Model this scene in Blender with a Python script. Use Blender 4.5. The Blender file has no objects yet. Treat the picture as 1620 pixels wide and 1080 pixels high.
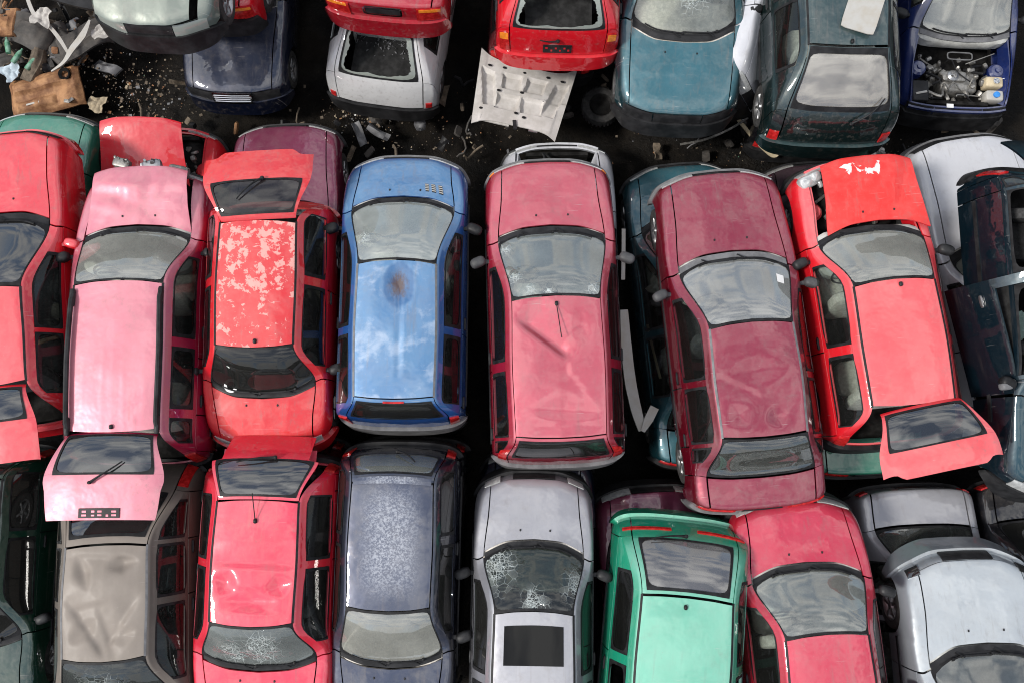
import bpy, bmesh, math, random
import numpy as np
from mathutils import Vector, Matrix, Euler

scene = bpy.context.scene
COL = scene.collection
R = math.radians
rng = random.Random(7)

# ------------------------------------------------------------------ camera
cd = bpy.data.cameras.new('camera'); cam = bpy.data.objects.new('camera', cd); COL.objects.link(cam)
cam.location = (0, 0, 12.1); cam.rotation_euler = (R(8.0), 0, 0)
cd.sensor_fit = 'HORIZONTAL'; cd.sensor_width = 36; cd.lens = 36 * 1300 / 1620
cd.clip_start = 0.1; cd.clip_end = 2000
scene.camera = cam
scene.render.resolution_x = 1024; scene.render.resolution_y = 682

# ------------------------------------------------------------------ sky and sun
CLOUD = 11.5
SUN_EL, SUN_AZ = 47, 252          # elevation, compass azimuth from +Y clockwise
world = bpy.data.worlds.new('World'); scene.world = world; world.use_nodes = True
nt = world.node_tree; nt.nodes.clear()
def wn(t, **k):
    n = nt.nodes.new(t)
    for a, b in k.items(): setattr(n, a, b)
    return n
out = wn('ShaderNodeOutputWorld'); bg = wn('ShaderNodeBackground'); bg.inputs['Strength'].default_value = 0.12
sky = wn('ShaderNodeTexSky', sky_type='NISHITA'); sky.sun_disc = False
sky.sun_elevation = R(SUN_EL); sky.sun_rotation = R(SUN_AZ); sky.air_density = 1.0; sky.dust_density = 1.2
tc = wn('ShaderNodeTexCoord'); sep = wn('ShaderNodeSeparateXYZ'); nt.links.new(tc.outputs['Generated'], sep.inputs[0])
mx = wn('ShaderNodeMath', operation='MAXIMUM'); nt.links.new(sep.outputs['Z'], mx.inputs[0]); mx.inputs[1].default_value = 0.30
dx = wn('ShaderNodeMath', operation='DIVIDE'); nt.links.new(sep.outputs['X'], dx.inputs[0]); nt.links.new(mx.outputs[0], dx.inputs[1])
dy = wn('ShaderNodeMath', operation='DIVIDE'); nt.links.new(sep.outputs['Y'], dy.inputs[0]); nt.links.new(mx.outputs[0], dy.inputs[1])
cmb = wn('ShaderNodeCombineXYZ'); nt.links.new(dx.outputs[0], cmb.inputs[0]); nt.links.new(dy.outputs[0], cmb.inputs[1])
noi = wn('ShaderNodeTexNoise'); noi.inputs['Scale'].default_value = 2.6; noi.inputs['Detail'].default_value = 6; noi.inputs['Roughness'].default_value = 0.48
noi.inputs['Distortion'].default_value = 0.25
nt.links.new(cmb.outputs[0], noi.inputs['Vector'])
rmp = wn('ShaderNodeValToRGB'); e = rmp.color_ramp.elements
e[0].position = 0.40; e[0].color = (0.03, 0.03, 0.03, 1); e[1].position = 0.60; e[1].color = (1, 1, 1, 1)
nt.links.new(noi.outputs['Fac'], rmp.inputs[0])
mixc = wn('ShaderNodeMixRGB'); nt.links.new(rmp.outputs[0], mixc.inputs['Fac']); nt.links.new(sky.outputs[0], mixc.inputs[1])
# lit cloud, in the sky texture's own units; brighter overhead than at the horizon
gr = wn('ShaderNodeMapRange', interpolation_type='LINEAR'); pw = wn('ShaderNodeMath', operation='POWER'); mz = wn('ShaderNodeMath', operation='MAXIMUM'); nt.links.new(sep.outputs['Z'], mz.inputs[0]); mz.inputs[1].default_value = 0
nt.links.new(mz.outputs[0], pw.inputs[0]); pw.inputs[1].default_value = 1.0; nt.links.new(pw.outputs[0], gr.inputs[0])
gr.inputs[1].default_value = 0.0; gr.inputs[2].default_value = 1.0; gr.inputs[3].default_value = CLOUD * .3; gr.inputs[4].default_value = CLOUD
cg = wn('ShaderNodeCombineXYZ')
for i in range(3): nt.links.new(gr.outputs[0], cg.inputs[i])
nt.links.new(cg.outputs[0], mixc.inputs[2])
nt.links.new(mixc.outputs[0], bg.inputs['Color']); nt.links.new(bg.outputs[0], out.inputs[0])

sl = bpy.data.lights.new('sun', 'SUN'); sl.energy = 2.8; sl.angle = R(9); sl.color = (1.0, 0.96, 0.9)
sun = bpy.data.objects.new('sun', sl); COL.objects.link(sun)
az, el = R(SUN_AZ), R(SUN_EL)
sv = Vector((math.sin(az) * math.cos(el), math.cos(az) * math.cos(el), math.sin(el)))
sun.rotation_euler = sv.to_track_quat('Z', 'Y').to_euler(); sun.location = sv * 30

vs_ = scene.view_settings
vs_.view_transform = 'Standard'; vs_.look = 'None'; vs_.gamma = 1.0; vs_.use_curve_mapping = False
vs_.exposure = 0.2
scene.render.engine = 'CYCLES'; scene.cycles.filter_width = 1.05
scene.cycles.max_bounces = 7; scene.cycles.transparent_max_bounces = 10

# ------------------------------------------------------------------ materials
def nmat(name):
    m = bpy.data.materials.new(name); m.use_nodes = True; m.node_tree.nodes.clear(); return m, m.node_tree
class NB:
    def __init__(s, tree): s.t = tree
    def n(s, typ, ins=None, **k):
        nd = s.t.nodes.new(typ)
        for a, b in k.items(): setattr(nd, a, b)
        for a, b in (ins or {}).items():
            if hasattr(b, 'is_output') or isinstance(b, bpy.types.NodeSocket): s.t.links.new(b, nd.inputs[a])
            else: nd.inputs[a].default_value = b
        return nd
    def noise(s, vec, scale, detail=4, rough=.55, dist=0):
        return s.n('ShaderNodeTexNoise', {'Vector': vec, 'Scale': scale, 'Detail': detail, 'Roughness': rough, 'Distortion': dist}).outputs['Fac']
    def ramp(s, fac, p0, p1, c0=0., c1=1.):
        return s.n('ShaderNodeMapRange', {0: fac, 1: p0, 2: p1, 3: c0, 4: c1}, interpolation_type='SMOOTHSTEP').outputs[0]
    def mix(s, fac, a, b):
        return s.n('ShaderNodeMixRGB', {'Fac': fac, 1: a, 2: b}).outputs[0]
    def math(s, op, a, b=0.):
        return s.n('ShaderNodeMath', {0: a, 1: b}, operation=op).outputs[0]
def c4(c): return (c[0], c[1], c[2], 1)
def paint(name, col, metal=0.0, rough=.42, coat=1.0, sky_wash=.25, sky_wash_col=None, dirt=.32, wave=.055, style=None, ior=1.66, crough=0.):
    m, t = nmat(name); b = NB(t)
    o = b.n('ShaderNodeOutputMaterial'); p = b.n('ShaderNodeBsdfPrincipled'); t.links.new(p.outputs[0], o.inputs[0])
    texc = b.n('ShaderNodeTexCoord'); tco = texc.outputs['Object']
    seed = (hash(name) % 97) * .37 if False else sum(map(ord, name)) % 97 * .37
    vec = b.n('ShaderNodeVectorMath', {0: tco, 1: (seed, seed * .7, 0)}, operation='ADD').outputs[0]
    fc = sky_wash_col or tuple(min(.95, c * .6 + .28) for c in col)
    # pale wash of reflected sky, painted into the colour of panels facing up
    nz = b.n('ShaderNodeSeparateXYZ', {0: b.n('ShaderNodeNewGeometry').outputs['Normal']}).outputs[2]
    n1 = b.math('MULTIPLY', b.ramp(nz, .55, .97), b.ramp(b.noise(vec, 1.7, 5, .6), .30, .75, sky_wash * .75, sky_wash))
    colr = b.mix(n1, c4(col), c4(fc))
    n2 = b.math('MULTIPLY', b.ramp(b.noise(vec, 9, 6, .65), .5, .8, 0, dirt), b.ramp(b.noise(vec, 1.1, 3), .4, .65))
    colr = b.mix(n2, colr, (.16, .13, .11, 1))
    sp = b.ramp(b.noise(vec, 60, 2, .5), .70, .78, 0, dirt * 1.2)
    colr = b.mix(sp, colr, (.3, .27, .24, 1))
    mp = b.n('ShaderNodeMapping', {'Vector': vec, 'Scale': (11., .9, 11.)}).outputs[0]
    stv = b.math('MULTIPLY', b.ramp(b.noise(mp, 1.6, 5, .6), .52, .72, 0, dirt * .9), b.ramp(b.noise(vec, .8, 2), .42, .6))
    colr = b.mix(stv, colr, (.20, .17, .15, 1))
    mp2 = b.n('ShaderNodeMapping', {'Vector': vec, 'Rotation': (0, 0, .5 + seed), 'Scale': (2.2, 55., 2.2)}).outputs[0]
    scr = b.math('MULTIPLY', b.ramp(b.noise(mp2, 1.3, 3, .5), .68, .72, 0, .35), b.ramp(b.noise(vec, 2.1, 2), .5, .62))
    colr = b.mix(scr, colr, (.55, .52, .5, 1))
    film = b.math('MULTIPLY', b.ramp(nz, .5, .95), b.ramp(b.noise(vec, 4.5, 8, .7), .38, .7, .0, dirt * .30))
    colr = b.mix(film, colr, (.36, .33, .30, 1))
    coatw = coat; rr = b.ramp(b.noise(vec, 3, 5, .6), .3, .75, rough - .1, rough + .12)
    if style == 'peel':
        pn = b.noise(vec, 8.0, 10, .70, .25)
        pk = b.ramp(b.noise(vec, 1.0, 2, .5), .36, .62, .0, -.085)
        pm = b.ramp(b.math('ADD', pn, pk), .505, .525, 1, 0)
        pm = b.math('SUBTRACT', 1.0, pm); pm = b.math('SUBTRACT', 1.0, pm)
        inv = b.math('SUBTRACT', 1.0, pm)
        # peeled lacquer: chalky patches with ragged edges
        colr = b.mix(inv, colr, (.74, .34, .30, 1))
        rr = b.math('ADD', rr, b.math('MULTIPLY', inv, .35))
    if style == 'chip':      # paint flaked off near the front edge
        sx = b.n('ShaderNodeSeparateXYZ', {0: tco})
        my = b.ramp(b.math('ABSOLUTE', b.math('SUBTRACT', sx.outputs[1], .70)), .16, .04)
        mxx = b.ramp(b.math('ABSOLUTE', b.math('ADD', sx.outputs[0], .08)), .42, .20)
        cm = b.ramp(b.math('ADD', b.noise(vec, 6, 6, .6, .8), b.math('MULTIPLY', b.math('MULTIPLY', my, mxx), .30)), .80, .815)
        colr = b.mix(cm, colr, (.72, .68, .66, 1))
    if style == 'worn':
        sx = b.n('ShaderNodeSeparateXYZ', {0: tco})
        gx = b.ramp(b.math('ABSOLUTE', sx.outputs[0]), .42, .08)
        gy = b.ramp(b.math('ABSOLUTE', b.math('SUBTRACT', sx.outputs[1], -.05)), .75, .25)
        msk = b.math('MULTIPLY', gx, gy)
        vo = b.n('ShaderNodeTexVoronoi', {'Vector': vec, 'Scale': 38}).outputs['Distance']
        wl = b.math('MULTIPLY', b.ramp(b.math('ADD', b.noise(vec, 42, 9, .78, .5), b.math('MULTIPLY', vo, .12)), .50, .66), msk)
        colr = b.mix(b.math('MULTIPLY', msk, .35), colr, (.22, .24, .30, 1))
        colr = b.mix(wl, colr, (.36, .38, .43, 1))
        rr = b.math('ADD', rr, b.math('MULTIPLY', msk, .3))
    if style == 'rustspot':
        sx = b.n('ShaderNodeSeparateXYZ', {0: tco})
        d = b.n('ShaderNodeVectorMath', {0: b.n('ShaderNodeVectorMath', {0: b.n('ShaderNodeVectorMath', {0: tco, 1: (.03, .52, 0)}, operation='SUBTRACT').outputs[0], 1: (1.5, 1.0, 0)}, operation='MULTIPLY').outputs[0]}, operation='LENGTH').outputs['Value']
        tear = b.ramp(b.math('ADD', d, b.math('MULTIPLY', b.noise(vec, 5, 3, .5), .10)), .36, .30)
        cloud_refl = b.math('MULTIPLY', b.ramp(b.noise(vec, 3.0, 8, .62, .3), .50, .68, 0, .55), b.math('SUBTRACT', 1.0, tear))
        colr = b.mix(cloud_refl, colr, (.46, .54, .66, 1))  # pale blotches: cloud reflections painted into the roof colour
        colr = b.mix(b.math('MULTIPLY', tear, .65), colr, (.03, .11, .27, 1))
        mp3 = b.n('ShaderNodeMapping', {'Vector': vec, 'Scale': (26., 11., 10.)}).outputs[0]
        msk = b.ramp(b.math('ADD', d, b.math('MULTIPLY', b.noise(mp3, 1.5, 7, .75), .34)), .40, .20)
        colr = b.mix(b.math('MULTIPLY', msk, .92), colr, (.085, .045, .03, 1))
    t.links.new(colr, p.inputs['Base Color'])
    p.inputs['Metallic'].default_value = metal
    t.links.new(rr, p.inputs['Roughness'])
    p.inputs['Specular IOR Level'].default_value = .25
    p.inputs['Coat Weight'].default_value = coatw; p.inputs['Coat IOR'].default_value = ior
    cr = b.ramp(b.noise(vec, 2.3, 6, .65), .40, .80, .015 + crough, .07 + crough)
    t.links.new(cr, p.inputs['Coat Roughness'])
    bmp = b.n('ShaderNodeBump', {'Strength': wave, 'Distance': .35, 'Height': b.noise(vec, 2.6, 3, .5)})
    bm2 = b.n('ShaderNodeBump', {'Strength': .04, 'Distance': .01, 'Height': b.noise(vec, 30, 5, .6), 'Normal': bmp.outputs[0]})
    t.links.new(bmp.outputs[0], p.inputs['Coat Normal']); t.links.new(bm2.outputs[0], p.inputs['Normal'])
    return m
def simple(name, col, rough=.6, metal=0., spread=.35, scale=8., col2=None, bump=0., spec=.5):
    m, t = nmat(name); b = NB(t)
    o = b.n('ShaderNodeOutputMaterial'); p = b.n('ShaderNodeBsdfPrincipled'); t.links.new(p.outputs[0], o.inputs[0])
    tco = b.n('ShaderNodeTexCoord').outputs['Object']
    n = b.noise(tco, scale, 6, .65)
    c2 = col2 or tuple(min(1, c * (1 + spread) + .01) for c in col)
    t.links.new(b.mix(b.ramp(n, .35, .7), c4(tuple(c * (1 - spread * .5) for c in col)), c4(c2)), p.inputs['Base Color'])
    p.inputs['Roughness'].default_value = rough; p.inputs['Metallic'].default_value = metal
    p.inputs['Specular IOR Level'].default_value = spec
    if bump:
        t.links.new(b.n('ShaderNodeBump', {'Strength': bump, 'Distance': .02, 'Height': b.noise(tco, scale * 2, 6, .7)}).outputs[0], p.inputs['Normal'])
    return m
def glass(name, tint=(.62, .68, .66), dust=.2, dustcol=(.5, .5, .47), ior=1.65, crack=None, rough=.01):
    """tinted pane with dust; crack = list of (x, y, radius) impact points in the car's own metres"""
    m, t = nmat(name); b = NB(t)
    o = b.n('ShaderNodeOutputMaterial')
    tco = b.n('ShaderNodeTexCoord').outputs['Object']
    tr = b.n('ShaderNodeBsdfTransparent', {'Color': c4(tint)})
    df = b.n('ShaderNodeBsdfDiffuse', {'Color': c4(dustcol)})
    dn = b.ramp(b.noise(tco, 2.0, 5, .6, .1), .25, .8, dust * .75, min(1, dust * 1.2))
    bmp = b.n('ShaderNodeBump', {'Strength': .012, 'Distance': .3, 'Height': b.noise(tco, 1.6, 2, .4)})
    nrm = bmp.outputs[0]
    fac = dn
    if crack:
        warp = b.n('ShaderNodeVectorMath', {0: tco, 1: b.n('ShaderNodeVectorMath', {0: b.n('ShaderNodeTexNoise', {'Vector': tco, 'Scale': 6.}).outputs['Color'], 1: (.06, .06, .06)}, operation='MULTIPLY').outputs[0]}, operation='ADD').outputs[0]
        tot = None
        for (cx, cy, cr) in crack:
            d = b.n('ShaderNodeVectorMath', {0: b.n('ShaderNodeVectorMath', {0: b.n('ShaderNodeVectorMath', {0: tco, 1: (cx, cy, 0)}, operation='SUBTRACT').outputs[0], 1: (1, 1, 0)}, operation='MULTIPLY').outputs[0]}, operation='LENGTH').outputs['Value']
            near = b.ramp(b.math('ADD', d, b.math('MULTIPLY', b.noise(tco, 7, 3), cr * .6)), cr * 1.25, cr * .35)
            tot = near if tot is None else b.math('MAXIMUM', tot, near)
        v1 = b.n('ShaderNodeTexVoronoi', {'Vector': warp, 'Scale': 11.}, feature='DISTANCE_TO_EDGE').outputs['Distance']
        v2 = b.n('ShaderNodeTexVoronoi', {'Vector': warp, 'Scale': 30.}, feature='DISTANCE_TO_EDGE').outputs['Distance']
        l1 = b.ramp(v1, .035, .008); l2 = b.math('MULTIPLY', b.ramp(v2, .08, .01), b.ramp(tot, .45, .85))
        ln = b.math('MULTIPLY', b.math('MAXIMUM', l1, l2), tot)
        cell = b.n('ShaderNodeTexVoronoi', {'Vector': warp, 'Scale': 11.}).outputs['Color']
        cellv = b.n('ShaderNodeSeparateColor', {0: cell}).outputs[0]
        frost = b.math('MULTIPLY', b.ramp(cellv, .35, .8), b.math('MULTIPLY', tot, .28))
        fac = b.math('MAXIMUM', b.math('MAXIMUM', fac, frost), b.math('MULTIPLY', ln, .9))
        bm2 = b.n('ShaderNodeBump', {'Strength': .35, 'Distance': .08, 'Height': b.math('MULTIPLY', cellv, tot), 'Normal': nrm})
        nrm = bm2.outputs[0]
        df.inputs['Color'].default_value = (.62, .68, .66, 1)
    m1 = b.n('ShaderNodeMixShader', {0: fac, 1: tr.outputs[0], 2: df.outputs[0]})
    gl = b.n('ShaderNodeBsdfGlossy', {'Color': (1, 1, 1, 1), 'Roughness': rough, 'Normal': nrm})
    fr = b.n('ShaderNodeFresnel', {'IOR': ior, 'Normal': nrm})
    m2 = b.n('ShaderNodeMixShader', {0: fr.outputs[0], 1: m1.outputs[0], 2: gl.outputs[0]})
    t.links.new(m2.outputs[0], o.inputs[0])
    return m

M = {}
M['black'] = simple('black_plastic', (.012, .012, .013), .5, spread=.6, scale=5, spec=.3)
M['rubber'] = simple('rubber_seal', (.008, .008, .009), .55, spread=.5, spec=.25)
M['darktrim'] = simple('dark_grey_trim', (.055, .055, .058), .6, spread=.3)
M['greytrim'] = simple('grey_trim', (.13, .13, .135), .6, spread=.3)
M['dark'] = simple('dark_underbody', (.008, .0075, .007), .9, spread=.8, scale=6, spec=.15)
M['cabin'] = simple('dark_cabin_lining', (.02, .02, .02), .9, spread=.4, spec=.2)
M['chrome'] = simple('chrome', (.7, .7, .7), .15, 1., spread=.1)
M['alloy'] = simple('alloy', (.42, .42, .42), .35, .9, spread=.3)
M['steel'] = simple('bare_steel', (.28, .27, .25), .45, .7, spread=.5, scale=14)
M['tyre'] = simple('tyre_rubber', (.025, .024, .023), .8, spread=.6, scale=12, bump=.2)
M['tyredirt'] = simple('muddy_tyre_rubber', (.11, .085, .06), .9, spread=.6, scale=12, bump=.4)
M['tyredirt2'] = simple('tan_sealing_strip', (.26, .19, .11), .8, spread=.5, scale=14)
M['lamp'] = simple('headlamp_lens', (.55, .56, .55), .08, .35, spread=.25, scale=20)
M['red_lens'] = simple('red_lens', (.42, .012, .012), .12, spread=.4, scale=18)
M['amber'] = simple('amber_lens', (.75, .22, .02), .12, spread=.3, scale=18)
M['seat_grey'] = simple('grey_seat_cloth', (.34, .34, .32), .9, spread=.3, scale=25)
M['seat_light'] = simple('light_seat_cloth', (.62, .58, .52), .9, spread=.25, scale=25)
M['seat_dark'] = simple('dark_seat_cloth', (.05, .05, .052), .9, spread=.4, scale=25)
M['dash_grey'] = simple('grey_dashboard', (.45, .45, .42), .75, spread=.25)
M['dash_dark'] = simple('dark_dashboard', (.035, .035, .036), .6, spread=.35)
M['white_plastic'] = simple('white_plastic', (.52, .51, .48), .55, spread=.3, scale=6, col2=(.40, .37, .32))
M['beige_plastic'] = simple('beige_plastic', (.5, .42, .28), .5, spread=.25)
M['blue_cap'] = simple('blue_cap', (.03, .22, .6), .4, spread=.2)
M['sticker'] = simple('white_sticker', (.8, .8, .78), .6, spread=.05)
M['g_clear'] = glass('windscreen_glass', (.92, .95, .93), .07, (.72, .76, .70), ior=2.2)
M['g_film'] = glass('lightly_filmed_glass', (.90, .94, .91), .18, (.78, .83, .76), ior=2.3)
M['g_milky'] = glass('dusty_windscreen_glass', (.84, .87, .83), .27, (.84, .85, .77), ior=2.3)
M['g_side'] = glass('side_glass', (.62, .68, .66), .02, (.3, .3, .28), ior=1.5)
M['g_dark'] = glass('dark_tinted_glass', (.10, .13, .12), .05, (.3, .3, .28))
M['g_mirror'] = glass('strongly_reflecting_rear_glass', (.14, .18, .20), .05, (.4, .41, .41), ior=2.3)
M['g_cloudy'] = glass('cloudy_rear_glass', (.4, .45, .46), .22, (.55, .53, .52), ior=2.4)
M['g_sunroof'] = glass('sunroof_glass', (.02, .02, .02), .0, (.2, .2, .2), ior=1.4)
M['g_shard'] = glass('pale_glass_shard', (.6, .7, .65), .55, (.48, .53, .48))

# ------------------------------------------------------------------ mesh helpers
def link(o, parent=None):
    COL.objects.link(o)
    if parent is not None: o.parent = parent
    return o
def mesh_obj(name, V, F, mat, parent=None, smooth=True, angle=38, origin=None):
    V = np.asarray(V, float)
    if origin is not None: V = V - np.asarray(origin, float)
    me = bpy.data.meshes.new(name); me.from_pydata(V.tolist(), [], [tuple(f) for f in F]); me.update()
    if smooth:
        me.polygons.foreach_set('use_smooth', [True] * len(me.polygons))
        me.set_sharp_from_angle(angle=R(angle))
    me.materials.append(mat)
    o = bpy.data.objects.new(name, me)
    if origin is not None: o.location = Vector(origin)
    return link(o, parent)
class Acc:
    """collects shapes that make up ONE part"""
    def __init__(s): s.V = []; s.F = []; s.n = 0
    def add(s, V, F):
        V = np.asarray(V, float).reshape(-1, 3)
        s.V.append(V); s.F += [tuple(i + s.n for i in f) for f in F]; s.n += len(V); return s
    def build(s, name, mat, parent=None, **k):
        return mesh_obj(name, np.concatenate(s.V), s.F, mat, parent, **k)
def sbox(c, s, e=.3, nu=14, nv=9, rot=None):
    """rounded box (superellipsoid): centre, full size, squareness"""
    th = np.linspace(-math.pi, math.pi, nu, endpoint=False); ph = np.linspace(-math.pi / 2, math.pi / 2, nv)
    f = lambda w: np.sign(w) * np.abs(w) ** e
    P = []
    for p in ph:
        for t in th:
            P.append((f(np.cos(p)) * f(np.cos(t)), f(np.cos(p)) * f(np.sin(t)), f(np.sin(p))))
    P = np.array(P) * np.array(s) / 2
    if rot is not None: P = P @ np.array(Euler(rot).to_matrix()).T
    P = P + np.array(c)
    F = []
    for i in range(nv - 1):
        for j in range(nu):
            a = i * nu + j; b2 = i * nu + (j + 1) % nu
            F.append((a, b2, b2 + nu, a + nu))
    return P, F
def box(c, s, rot=None):
    P = np.array([(x, y, z) for z in (-.5, .5) for y in (-.5, .5) for x in (-.5, .5)]) * np.array(s)
    if rot is not None: P = P @ np.array(Euler(rot).to_matrix()).T
    return P + np.array(c), [(0, 2, 3, 1), (4, 5, 7, 6), (0, 1, 5, 4), (2, 6, 7, 3), (0, 4, 6, 2), (1, 3, 7, 5)]
def tube(pts, r, n=6):
    pts = np.array(pts, float); rs = np.full(len(pts), r) if np.isscalar(r) else np.array(r)
    V = []; F = []
    for i, p in enumerate(pts):
        d = pts[min(i + 1, len(pts) - 1)] - pts[max(i - 1, 0)]; d = d / (np.linalg.norm(d) + 1e-9)
        a = np.cross(d, (0, 0, 1.)) if abs(d[2]) < .9 else np.cross(d, (1., 0, 0)); a /= np.linalg.norm(a); b2 = np.cross(d, a)
        for k in range(n):
            t = 2 * math.pi * k / n; V.append(p + rs[i] * (math.cos(t) * a + math.sin(t) * b2))
    for i in range(len(pts) - 1):
        for k in range(n): F.append((i * n + k, i * n + (k + 1) % n, (i + 1) * n + (k + 1) % n, (i + 1) * n + k))
    F.append(tuple(range(n))[::-1]); F.append(tuple((len(pts) - 1) * n + k for k in range(n)))
    return V, F
def lathe(prof, n=28, axis='x', c=(0, 0, 0)):
    """prof: (r, h) pairs about an axis"""
    V = []; F = []
    for (r, h) in prof:
        for k in range(n):
            t = 2 * math.pi * k / n; a, b2 = r * math.cos(t), r * math.sin(t)
            V.append((h, a, b2) if axis == 'x' else ((a, h, b2) if axis == 'y' else (a, b2, h)))
    for i in range(len(prof) - 1):
        for k in range(n): F.append((i * n + k, i * n + (k + 1) % n, (i + 1) * n + (k + 1) % n, (i + 1) * n + k))
    return np.array(V) + np.array(c), F

# ------------------------------------------------------------------ the surface of a car body
def pchip(Y, sub):
    """monotone cubic through the rows of Y (n, ...), sub samples a step"""
    n = len(Y); d = Y[1:] - Y[:-1]; m = np.zeros_like(Y)
    m[0] = d[0]; m[-1] = d[-1]
    for i in range(1, n - 1):
        p = d[i - 1] * d[i]
        h = np.where(p > 0, 2 * p / (d[i - 1] + d[i] + 1e-12 * np.sign(d[i - 1] + d[i] + 1e-15)), 0.); m[i] = h
    outp = []
    for i in range(n - 1):
        for k in range(sub + (i == n - 2)):
            t = k / sub; t2, t3 = t * t, t * t * t
            outp.append((2 * t3 - 3 * t2 + 1) * Y[i] + (t3 - 2 * t2 + t) * m[i] + (-2 * t3 + 3 * t2) * Y[i + 1] + (t3 - t2) * m[i + 1])
    return np.array(outp)
class Surf:
    SU, SV = 20, 12
    def __init__(s, G):
        A = pchip(G, s.SU); A = pchip(A.transpose(1, 0, 2), s.SV).transpose(1, 0, 2); s.T = A
    def p(s, u, v):
        u = np.asarray(u, float); v = np.asarray(v, float); sg = np.where(v < 0, -1., 1.); v = np.abs(v)
        a = np.clip(u * s.SU, 0, s.T.shape[0] - 1.0001); b2 = np.clip(v * s.SV, 0, s.T.shape[1] - 1.0001)
        i = a.astype(int); j = b2.astype(int); fa = (a - i)[..., None]; fb = (b2 - j)[..., None]; T = s.T
        q = (T[i, j] * (1 - fa) + T[i + 1, j] * fa) * (1 - fb) + (T[i, j + 1] * (1 - fa) + T[i + 1, j + 1] * fa) * fb
        q = q.copy(); q[..., 0] *= sg; return q
    def nrm(s, u, v):
        e = .03; du = s.p(u + e, v) - s.p(u - e, v); dv = s.p(u, v + e) - s.p(u, v - e)
        n = np.cross(dv, du); n /= np.linalg.norm(n, axis=-1, keepdims=True) + 1e-9
        return -n
def grid_faces(nu, nv):
    return [(i * nv + j, (i + 1) * nv + j, (i + 1) * nv + j + 1, i * nv + j + 1) for i in range(nu - 1) for j in range(nv - 1)]
def patch(S, U, V, off=0., gap=.0075, skirt=.022, deform=None):
    """U, V: 2-D parameter arrays. returns vertices and faces of a panel with turned-in edges"""
    P = S.p(U, V); N = S.nrm(U, V)
    if off: P = P + N * off
    nu, nv = U.shape
    if gap:
        for (bi, ii) in ((np.s_[0, :], np.s_[1, :]), (np.s_[-1, :], np.s_[-2, :]), (np.s_[:, 0], np.s_[:, 1]), (np.s_[:, -1], np.s_[:, -2])):
            d = P[ii] - P[bi]; L = np.linalg.norm(d, axis=-1, keepdims=True) + 1e-9; P[bi] = P[bi] + d * np.minimum(.6, gap / L)
    if deform is not None: P = deform(P)
    V0 = P.reshape(-1, 3); F = grid_faces(nu, nv)
    # outward faces on both sides
    a, b2, c, d = F[len(F) // 2]
    fn = np.cross(V0[b2] - V0[a], V0[c] - V0[a])
    if fn @ N.reshape(-1, 3)[a] < 0: F = [f[::-1] for f in F]
    if skirt:
        idx = [0 * nv + j for j in range(nv)] + [i * nv + nv - 1 for i in range(1, nu)] + [(nu - 1) * nv + j for j in range(nv - 2, -1, -1)] + [i * nv for i in range(nu - 2, 0, -1)]
        Nf = N.reshape(-1, 3); B = V0[idx] - Nf[idx] * skirt; n0 = len(V0); m = len(idx)
        V0 = np.concatenate([V0, B])
        F = F + [(idx[k], idx[(k + 1) % m], n0 + (k + 1) % m, n0 + k) for k in range(m)]
    return V0, F
def uv(u0, u1, v0, v1, nu, nv):
    return np.meshgrid(np.linspace(u0, u1, nu), np.linspace(v0, v1, nv), indexing='ij')
def rrect(n, k=.0, r=.25):
    """n points a quarter round a rounded square [-1, 1]; returned as (4n, 2)"""
    pts = []
    for q in range(4):
        a0 = q * math.pi / 2
        for i in range(n):
            t = a0 + (i / n) * math.pi / 2 - math.pi / 4
            c, s_ = math.cos(t), math.sin(t); p = 2 / r
            rad = (abs(c) ** p + abs(s_) ** p) ** (-1 / p); pts.append((c * rad, s_ * rad))
    return np.array(pts)
def ring(S, u0, u1, v0, v1, wu, wv, off=.003, r=.28, n=14, jag=0., seed=0, outer_sq=.02, skirt=.0, wu2=None):
    """frame between the rectangle (u0..u1, v0..v1) and a rounded opening inset by wu, wv"""
    A = rrect(n, r=outer_sq + .01); B = rrect(n, r=r); uc, vc = (u0 + u1) / 2, (v0 + v1) / 2; hu, hv = (u1 - u0) / 2, (v1 - v0) / 2
    rs = np.random.RandomState(seed)
    iu = (hu - wu) * np.ones(len(B))
    if wu2 is not None: iu = np.where(B[:, 0] > 0, hu - wu2, hu - wu)
    Bu = uc + B[:, 0] * iu; Bv = vc + B[:, 1] * (hv - wv)
    if jag:
        m0 = max(8, len(B) // 7); r1 = np.append(rs.rand(m0), 0); r1[-1] = r1[0]
        k = 1 - jag * (1.1 * np.interp(np.linspace(0, 1, len(B)), np.linspace(0, 1, m0 + 1), r1) ** 2.2 + .22 * rs.rand(len(B)) ** 2)
        Bu = uc + (Bu - uc) * k; Bv = vc + (Bv - vc) * k
    Au = uc + A[:, 0] * hu; Av = vc + A[:, 1] * hv
    V = []; m = len(A); L = 4
    for l in range(L):
        t = l / (L - 1); V.append((Au * (1 - t) + Bu * t, Av * (1 - t) + Bv * t))
    P = np.concatenate([S.p(a, b2) + S.nrm(a, b2) * off for a, b2 in V])
    F = [(l * m + i, l * m + (i + 1) % m, (l + 1) * m + (i + 1) % m, (l + 1) * m + i) for l in range(L - 1) for i in range(m)]
    return P, F
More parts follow.
